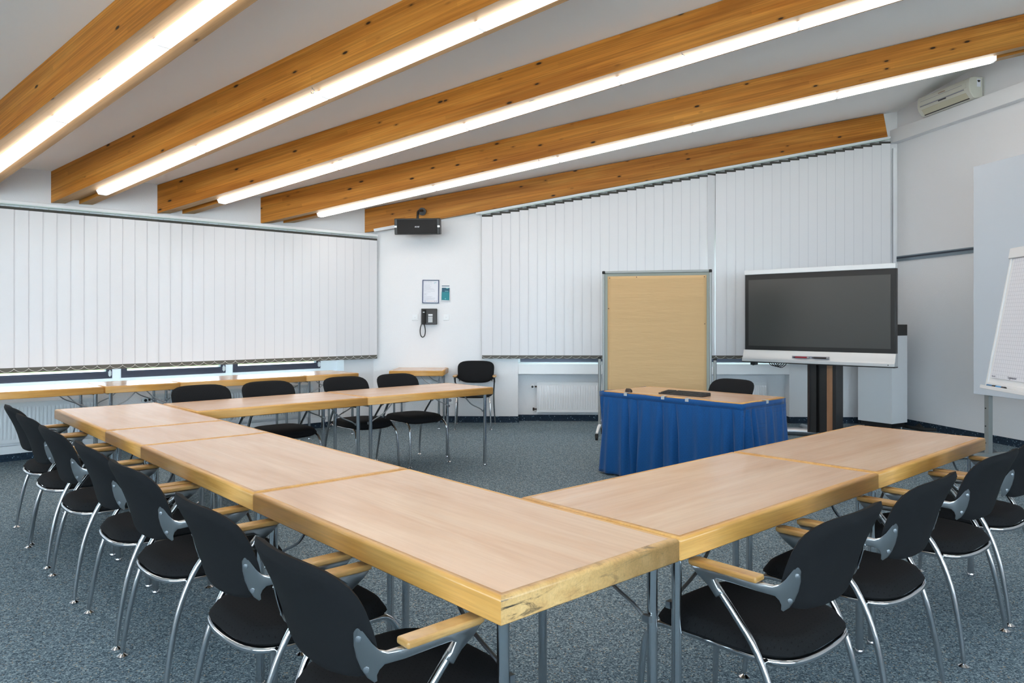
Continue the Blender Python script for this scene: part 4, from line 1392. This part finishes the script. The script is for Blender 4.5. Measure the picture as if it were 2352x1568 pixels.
# pad of squared paper
pdm = thing('flip_chart_pad', 'pad of white squared paper clamped on the flip chart', 'paper pad', (fcx, fcy, 0), fang)
b_ = MB(); slab(0.055, bw2 - 0.05, -0.008, -0.001, zb0 + 0.045, zt0 - 0.078, b_); b_.build('sheets', MT['paper'], pdm)
g = MB()
k = 0
z = zb0 + 0.07
while z < zt0 - 0.08:
    slab(0.06, bw2 - 0.055, -0.0086, -0.0081, z, z + 0.0012, g); z += 0.026
x = 0.075
while x < bw2 - 0.06:
    slab(x, x + 0.0012, -0.0086, -0.0081, zb0 + 0.05, zt0 - 0.08, g); x += 0.026
g.build('grid_print', MT['gridline'], pdm)
sl_ = atan2(lean, zt0 - zb0)
text('lettering', 'Legamaster', 0.024, MT['ink'], pdm, fp(0.33, -0.0095, zb0 + 0.062), (pi / 2 - sl_, 0, 0))
text('lettering', 'Made in EU', 0.010, MT['ink'], pdm, fp(0.092, -0.0095, zb0 + 0.058), (pi / 2 - sl_, 0, 0))
Mf = Matrix.Translation((fcx, fcy, 0)) @ Matrix.Rotation(fang, 4, 'Z')
for xa, mt_, lb in ((0.085, MT['pen_blue'], 'teal blue marker at the end of the flip chart tray'), (0.205, MT['pen_sky'], 'bright blue marker in the flip chart tray, further in')):
    t = thing('marker', lb, 'pen', Mf @ Vector(fp(xa, -0.034, zb0 - 0.0065)), fang, 'markers in the flip chart tray')
    MB().tube([(0, 0, 0), (0.075, 0, 0)], 0.0085, 10).build('barrel', mt_, t)
    MB().tube([(0.075, 0, 0), (0.115, 0, 0)], 0.0092, 10).build('marker_cap', MT['black'], t)

# ------------------------------------------------------------------ air conditioner on the tall wall
ac0, ac1 = rw_x(2108, -0.2), rw_x(2262, 0.0)
az0, az1 = zpx(226, 8.55), zpx(170, 8.45)
ac = thing('air_conditioner', 'cream wall air conditioner above the white ledge', 'air conditioner', (RW.x, RW.y, 0), RANG)
hh = az1 - az0
prof = [(-0.003, az0 + 0.02), (-0.003, az1), (-0.15, az1), (-0.195, az1 - 0.015), (-0.205, az1 - 0.05), (-0.208, az0 + 0.12), (-0.195, az0 + 0.07), (-0.15, az0 + 0.012), (-0.12, az0)]
MB().prism(prof, 'x', ac0, ac1).build('casing', MT['beige_metal'], ac, bevel=0.008, segs=3)
MB().box(ac0 + 0.04, ac1 - 0.04, -0.213, -0.203, az0 + 0.125, az1 - 0.055).build('front_panel', MT['beige_metal'], ac, bevel=0.004)
lv = MB()
d1, d2 = Vector((-0.196, az0 + 0.075)), Vector((-0.152, az0 + 0.016))
nv_ = Vector((d2.y - d1.y, -(d2.x - d1.x))).normalized()
if nv_.x > 0: nv_ = -nv_
lv.add([(ac0 + 0.06, d1.x + nv_.x * .003, d1.y + nv_.y * .003), (ac1 - 0.06, d1.x + nv_.x * .003, d1.y + nv_.y * .003), (ac1 - 0.06, d2.x + nv_.x * .003, d2.y + nv_.y * .003), (ac0 + 0.06, d2.x + nv_.x * .003, d2.y + nv_.y * .003),
        (ac0 + 0.06, d1.x, d1.y), (ac1 - 0.06, d1.x, d1.y), (ac1 - 0.06, d2.x, d2.y), (ac0 + 0.06, d2.x, d2.y)],
       [(0, 1, 2, 3), (7, 6, 5, 4), (0, 4, 5, 1), (1, 5, 6, 2), (2, 6, 7, 3), (3, 7, 4, 0)])
lv.build('louvre', MT['louvre'], ac)
MB().box(ac0 + 0.06, ac1 - 0.06, -0.153, -0.140, az0 + 0.006, az0 + 0.016).build('outlet_slot', MT['black'], ac)
MB().box(ac0 + 0.05, ac1 - 0.08, -0.2105, -0.2035, az0 + 0.108, az0 + 0.118).build('seam_groove', MT['ink'], ac)
mid = (ac0 + ac1) / 2
MB().box(mid - 0.06, mid + 0.06, -0.2115, -0.205, az0 + 0.095, az0 + 0.106).build('display_window', MT['black'], ac)
lg = MB()
for k in range(10):
    lg.box(mid - 0.055 + k * 0.011, mid - 0.048 + k * 0.011, -0.2145, -0.2128, az0 + 0.185, az0 + 0.195)
lg.build('logo', MT['copper'], ac)
MB().box(ac0 + 0.06, ac1 - 0.10, -0.2142, -0.2125, az1 - 0.078, az1 - 0.074).build('panel_seam', MT['ink'], ac)
MB().box(ac1, ac1 + 0.0012, -0.105, -0.055, az1 - 0.115, az1 - 0.025).build('sticker', MT['paper'], ac)
MB().box(ac1 + 0.001, ac1 + 0.0018, -0.098, -0.062, az1 - 0.055, az1 - 0.038).box(ac1 + 0.001, ac1 + 0.0018, -0.092, -0.070, az1 - 0.062, az1 - 0.055).build('sticker_print', MT['black'], ac)
MB().box(ac1 - 0.002, ac1 + 0.004, -0.028, -0.024, az0 + 0.03, az1 - 0.01).build('end_seam', MT['ink'], ac)

# ------------------------------------------------------------------ loudspeaker on the beam
M5 = beam_M(0)
spx = 9.72
sp_ = Vector(((960 - CX) / FPX * spx, spx, zpx(520, spx)))
ls = thing('loudspeaker', 'black wall loudspeaker hanging from the beam at the back wall', 'loudspeaker', sp_, R(-12))
MB().box(-0.30, 0.30, -0.06, 0.06, -0.105, 0.105).build('cabinet', MT['black'], ls, bevel=0.008)
MB().box(-0.262, 0.262, -0.072, -0.058, -0.092, 0.092).build('grille', MT['mesh'], ls, bevel=0.006)
ec = MB()
for s in (-1, 1):
    ec.box(min(s * 0.268, s * 0.298), max(s * 0.268, s * 0.298), -0.066, -0.058, -0.012, 0.012)
ec.build('corner_badge', MT['silver'], ls)
text('logo', 'BOSE', 0.026, MT['paper'], ls, (0, -0.0735, -0.005), (pi / 2, 0, 0), 0.0008, 0.35)
MB().tube(spline([(0, 0.0, 0.095), (0, 0.01, 0.15), (0.0, 0.07, 0.20), (0.015, 0.26, 0.215)], 5), 0.016, 10).build('arm', MT['black'], ls)
ls.rotation_euler = (R(7), 0, R(-4))
MB().tube([(0.01, 0.255, 0.20), (0.01, 0.30, 0.20)], 0.052, 20).build('mounting_plate', MT['black'], ls)

# ------------------------------------------------------------------ things on the back wall
def bwall(px, py, off=0.0):
    x = bw_x(px, -off)
    q = BW + BDIR * x - BN * off
    return x, zpx(py, q.y)
def wall_thing(name, label, cat, px, py, off=0.0, group=None):
    x, z = bwall(px, py, off)
    q = BW + BDIR * x - BN * off
    return thing(name, label, cat, (q.x, q.y, z), BANG, group)
K = 10.08 / FPX          # metres per pixel on the back wall
nt_ = wall_thing('notice', 'printed notice in a navy blue frame above the telephone', 'notice', 989.5, 669.5)
nt_.rotation_euler = (0, R(0.6), BANG)
hw, hz = 19.2 * K, 27 * K
MB().box(-hw + 0.01, hw - 0.01, -0.006, 0, -hz + 0.01, hz - 0.01).build('sheet', MT['paper'], nt_)
f_ = MB(); e = 0.011
f_.box(-hw, -hw + e, -0.016, 0, -hz, hz).box(hw - e, hw, -0.016, 0, -hz, hz).box(-hw + e, hw - e, -0.016, 0, -hz, -hz + e).box(-hw + e, hw - e, -0.016, 0, hz - e, hz)
f_.build('frame', MT['navy'], nt_)
tx = MB()
rr = random.Random(5)
z = hz - 0.055
for ln, gap in ((0.11, .018), (0.075, .016), (0.10, .012), (0.09, .012), (0.085, .010), (0.12, .010), (0.13, .014), (0.15, .010), (0.03, .010), (0.145, .018), (0.09, .016), (0.03, .008), (0.05, .008), (0.03, .008), (0.03, .008), (0.04, .014), (0.115, .009), (0.10, .014), (0.15, .009), (0.15, .009), (0.145, .009), (0.14, .009), (0.06, .014)):
    x = -hw + 0.024
    while ln > 0:
        w_ = min(ln, rr.uniform(0.006, 0.018))
        tx.box(x, x + w_, -0.0068, -0.0058, z - 0.0016, z + 0.0016)
        x += w_ + 0.003; ln -= w_ + 0.003
    z -= gap * 0.88
tx.build('printed_lines', MT['gridline'], nt_)
text('lettering', 'Herzlich Willkommen!', 0.0115, MT['ink'], nt_, (-hw + 0.024, -0.0065, hz - 0.030), (pi / 2, 0, 0), 0.0003, align='LEFT')
text('logo', 'gdi', 0.026, MT['teal_pale'], nt_, (hw - 0.052, -0.0065, hz - 0.036), (pi / 2, 0, 0), 0.0003)
cbm = MB()
for x0, x1, mi in ((-0.088, -0.062, 0), (-0.056, 0.034, 1), (0.04, 0.062, 2), (0.068, 0.09, 3)):
    cbm.box(x0, x1, -0.0068, -0.0058, -hz + 0.026, -hz + 0.031, mi)
cbm.build('colour_bar', [MT['teal_dark'], MT['orange'], MT['crimson'], MT['ink']], nt_)

hd = wall_thing('leaflet_holder', 'small clear leaflet holder beside the framed notice', 'leaflet holder', 1023.5, 673)
hw, hz = 10 * K, 18 * K
MB().box(-hw, hw, -0.004, 0, -hz, hz * 0.96).box(-hw, hw, -0.028, -0.004, -hz, -hz + 0.006).box(-hw, -hw + 0.003, -0.028, -0.004, -hz, hz * 0.2).box(hw - 0.003, hw, -0.028, -0.004, -hz, hz * 0.2).build('holder', MT['white'], hd)
MB().box(-hw * 0.86, hw * 0.9, -0.0046, -0.004, hz * 0.86, hz * 0.96).build('header_stripe', MT['teal_dark'], hd)
lf = wall_thing('leaflet', 'teal leaflet standing in the small clear holder', 'leaflet', 1023.5, 674.8, 0.014)
lf.rotation_euler = (0, R(1.5), BANG)
w_, h_ = 8.8 * K, 14.3 * K
MB().box(-w_, w_, -0.004, 0.004, -h_, h_ * 0.30).build('cover', MT['teal'], lf)
MB().box(-w_, w_, -0.004, 0.004, h_ * 0.30, h_).build('title_band', MT['teal_dark'], lf)
MB().box(w_ * 0.1, w_ * 0.72, -0.005, -0.004, h_ * 0.86, h_ * 0.95).box(-w_ * 0.2, w_ * 0.75, -0.005, -0.004, h_ * 0.40, h_ * 0.48).box(-w_ * 0.15, w_ * 0.1, -0.005, -0.004, -h_ * 0.85, -h_ * 0.7).build('print', MT['teal_pale'], lf)

ph = wall_thing('telephone', 'black wall telephone with white keys and hanging cord', 'telephone', 986.5, 726.8)
hw, hz = 18 * K, 18.3 * K
MB().prism([(-0.075, -hz), (0, -hz), (0, hz), (-0.05, hz), (-0.055, hz * 0.8)], 'x', -hw, hw).build('housing', MT['black'], ph, bevel=0.006)
MB().tube(spline([(-hw * 0.60, -0.088, hz * 0.86), (-hw * 0.60, -0.092, 0), (-hw * 0.60, -0.104, -hz * 0.88)], 4), 0.022, 12).build('handset', MT['rubber'], ph)
kk = MB()
for r_i in range(5):
    for c_i in range(3):
        x = hw * 0.02 + c_i * 0.020; z = -hz * 0.05 - r_i * 0.0165
        yb = -0.066 - 0.0016 * r_i
        kk.box(x - 0.008, x + 0.008, yb - 0.012, yb, z - 0.006, z + 0.006)
kk.box(hw * 0.02 - 0.009, hw * 0.02 + 0.049, -0.075, -0.058, hz * 0.10, hz * 0.30)
kk.build('keys', MT['white'], ph)
MB().box(-hw * 0.70, -hw * 0.48, -0.114, -0.108, hz * 0.50, hz * 0.58).build('name_label', MT['silver'], ph)
cp = spline([(-hw * 0.95, -0.06, -hz * 0.95), (-hw * 1.08, -0.06, -hz * 1.4), (-hw * 1.12, -0.06, -hz * 1.9), (-hw * 1.02, -0.06, -hz * 2.4), (-hw * 0.80, -0.06, -hz * 2.58),
             (-hw * 0.56, -0.06, -hz * 2.4), (-hw * 0.46, -0.06, -hz * 1.9), (-hw * 0.50, -0.06, -hz * 1.4), (-hw * 0.58, -0.07, -hz * 1.0)], 6)
MB().tube(cp, 0.0065, 8).build('cord', MT['rubber'], ph)
for px, py, lb in ((953.5, 729, 'white data socket plate on the handset side of the telephone'), (1025, 728.3, 'white data socket plate on the keypad side of the telephone')):
    so = wall_thing('socket_plate', lb, 'socket', px, py, group='socket plates beside the telephone')
    q = 6.8 * K
    MB().box(-q, q, -0.010, 0, -q, q).build('plate', MT['white'], so, bevel=0.003)
    MB().box(-q * 0.55, q * 0.55, -0.014, -0.010, -q * 0.6, q * 0.6).build('insert', MT['white_metal'], so, bevel=0.002)
    MB().box(-0.003, 0.003, -0.0145, -0.0138, -0.003, 0.003).build('port', MT['ink'], so)
so = wall_thing('power_socket', 'white power socket low on the back wall behind the table legs', 'socket', 1034, 919)
q = 7 * K
MB().box(-q, q, -0.010, 0, -q * 1.2, q * 1.2).build('plate', MT['white'], so, bevel=0.003)
MB().tube([(0, -0.0135, 0.0), (0, -0.010, 0.0)], 0.02, 18).build('well', MT['ink'], so)
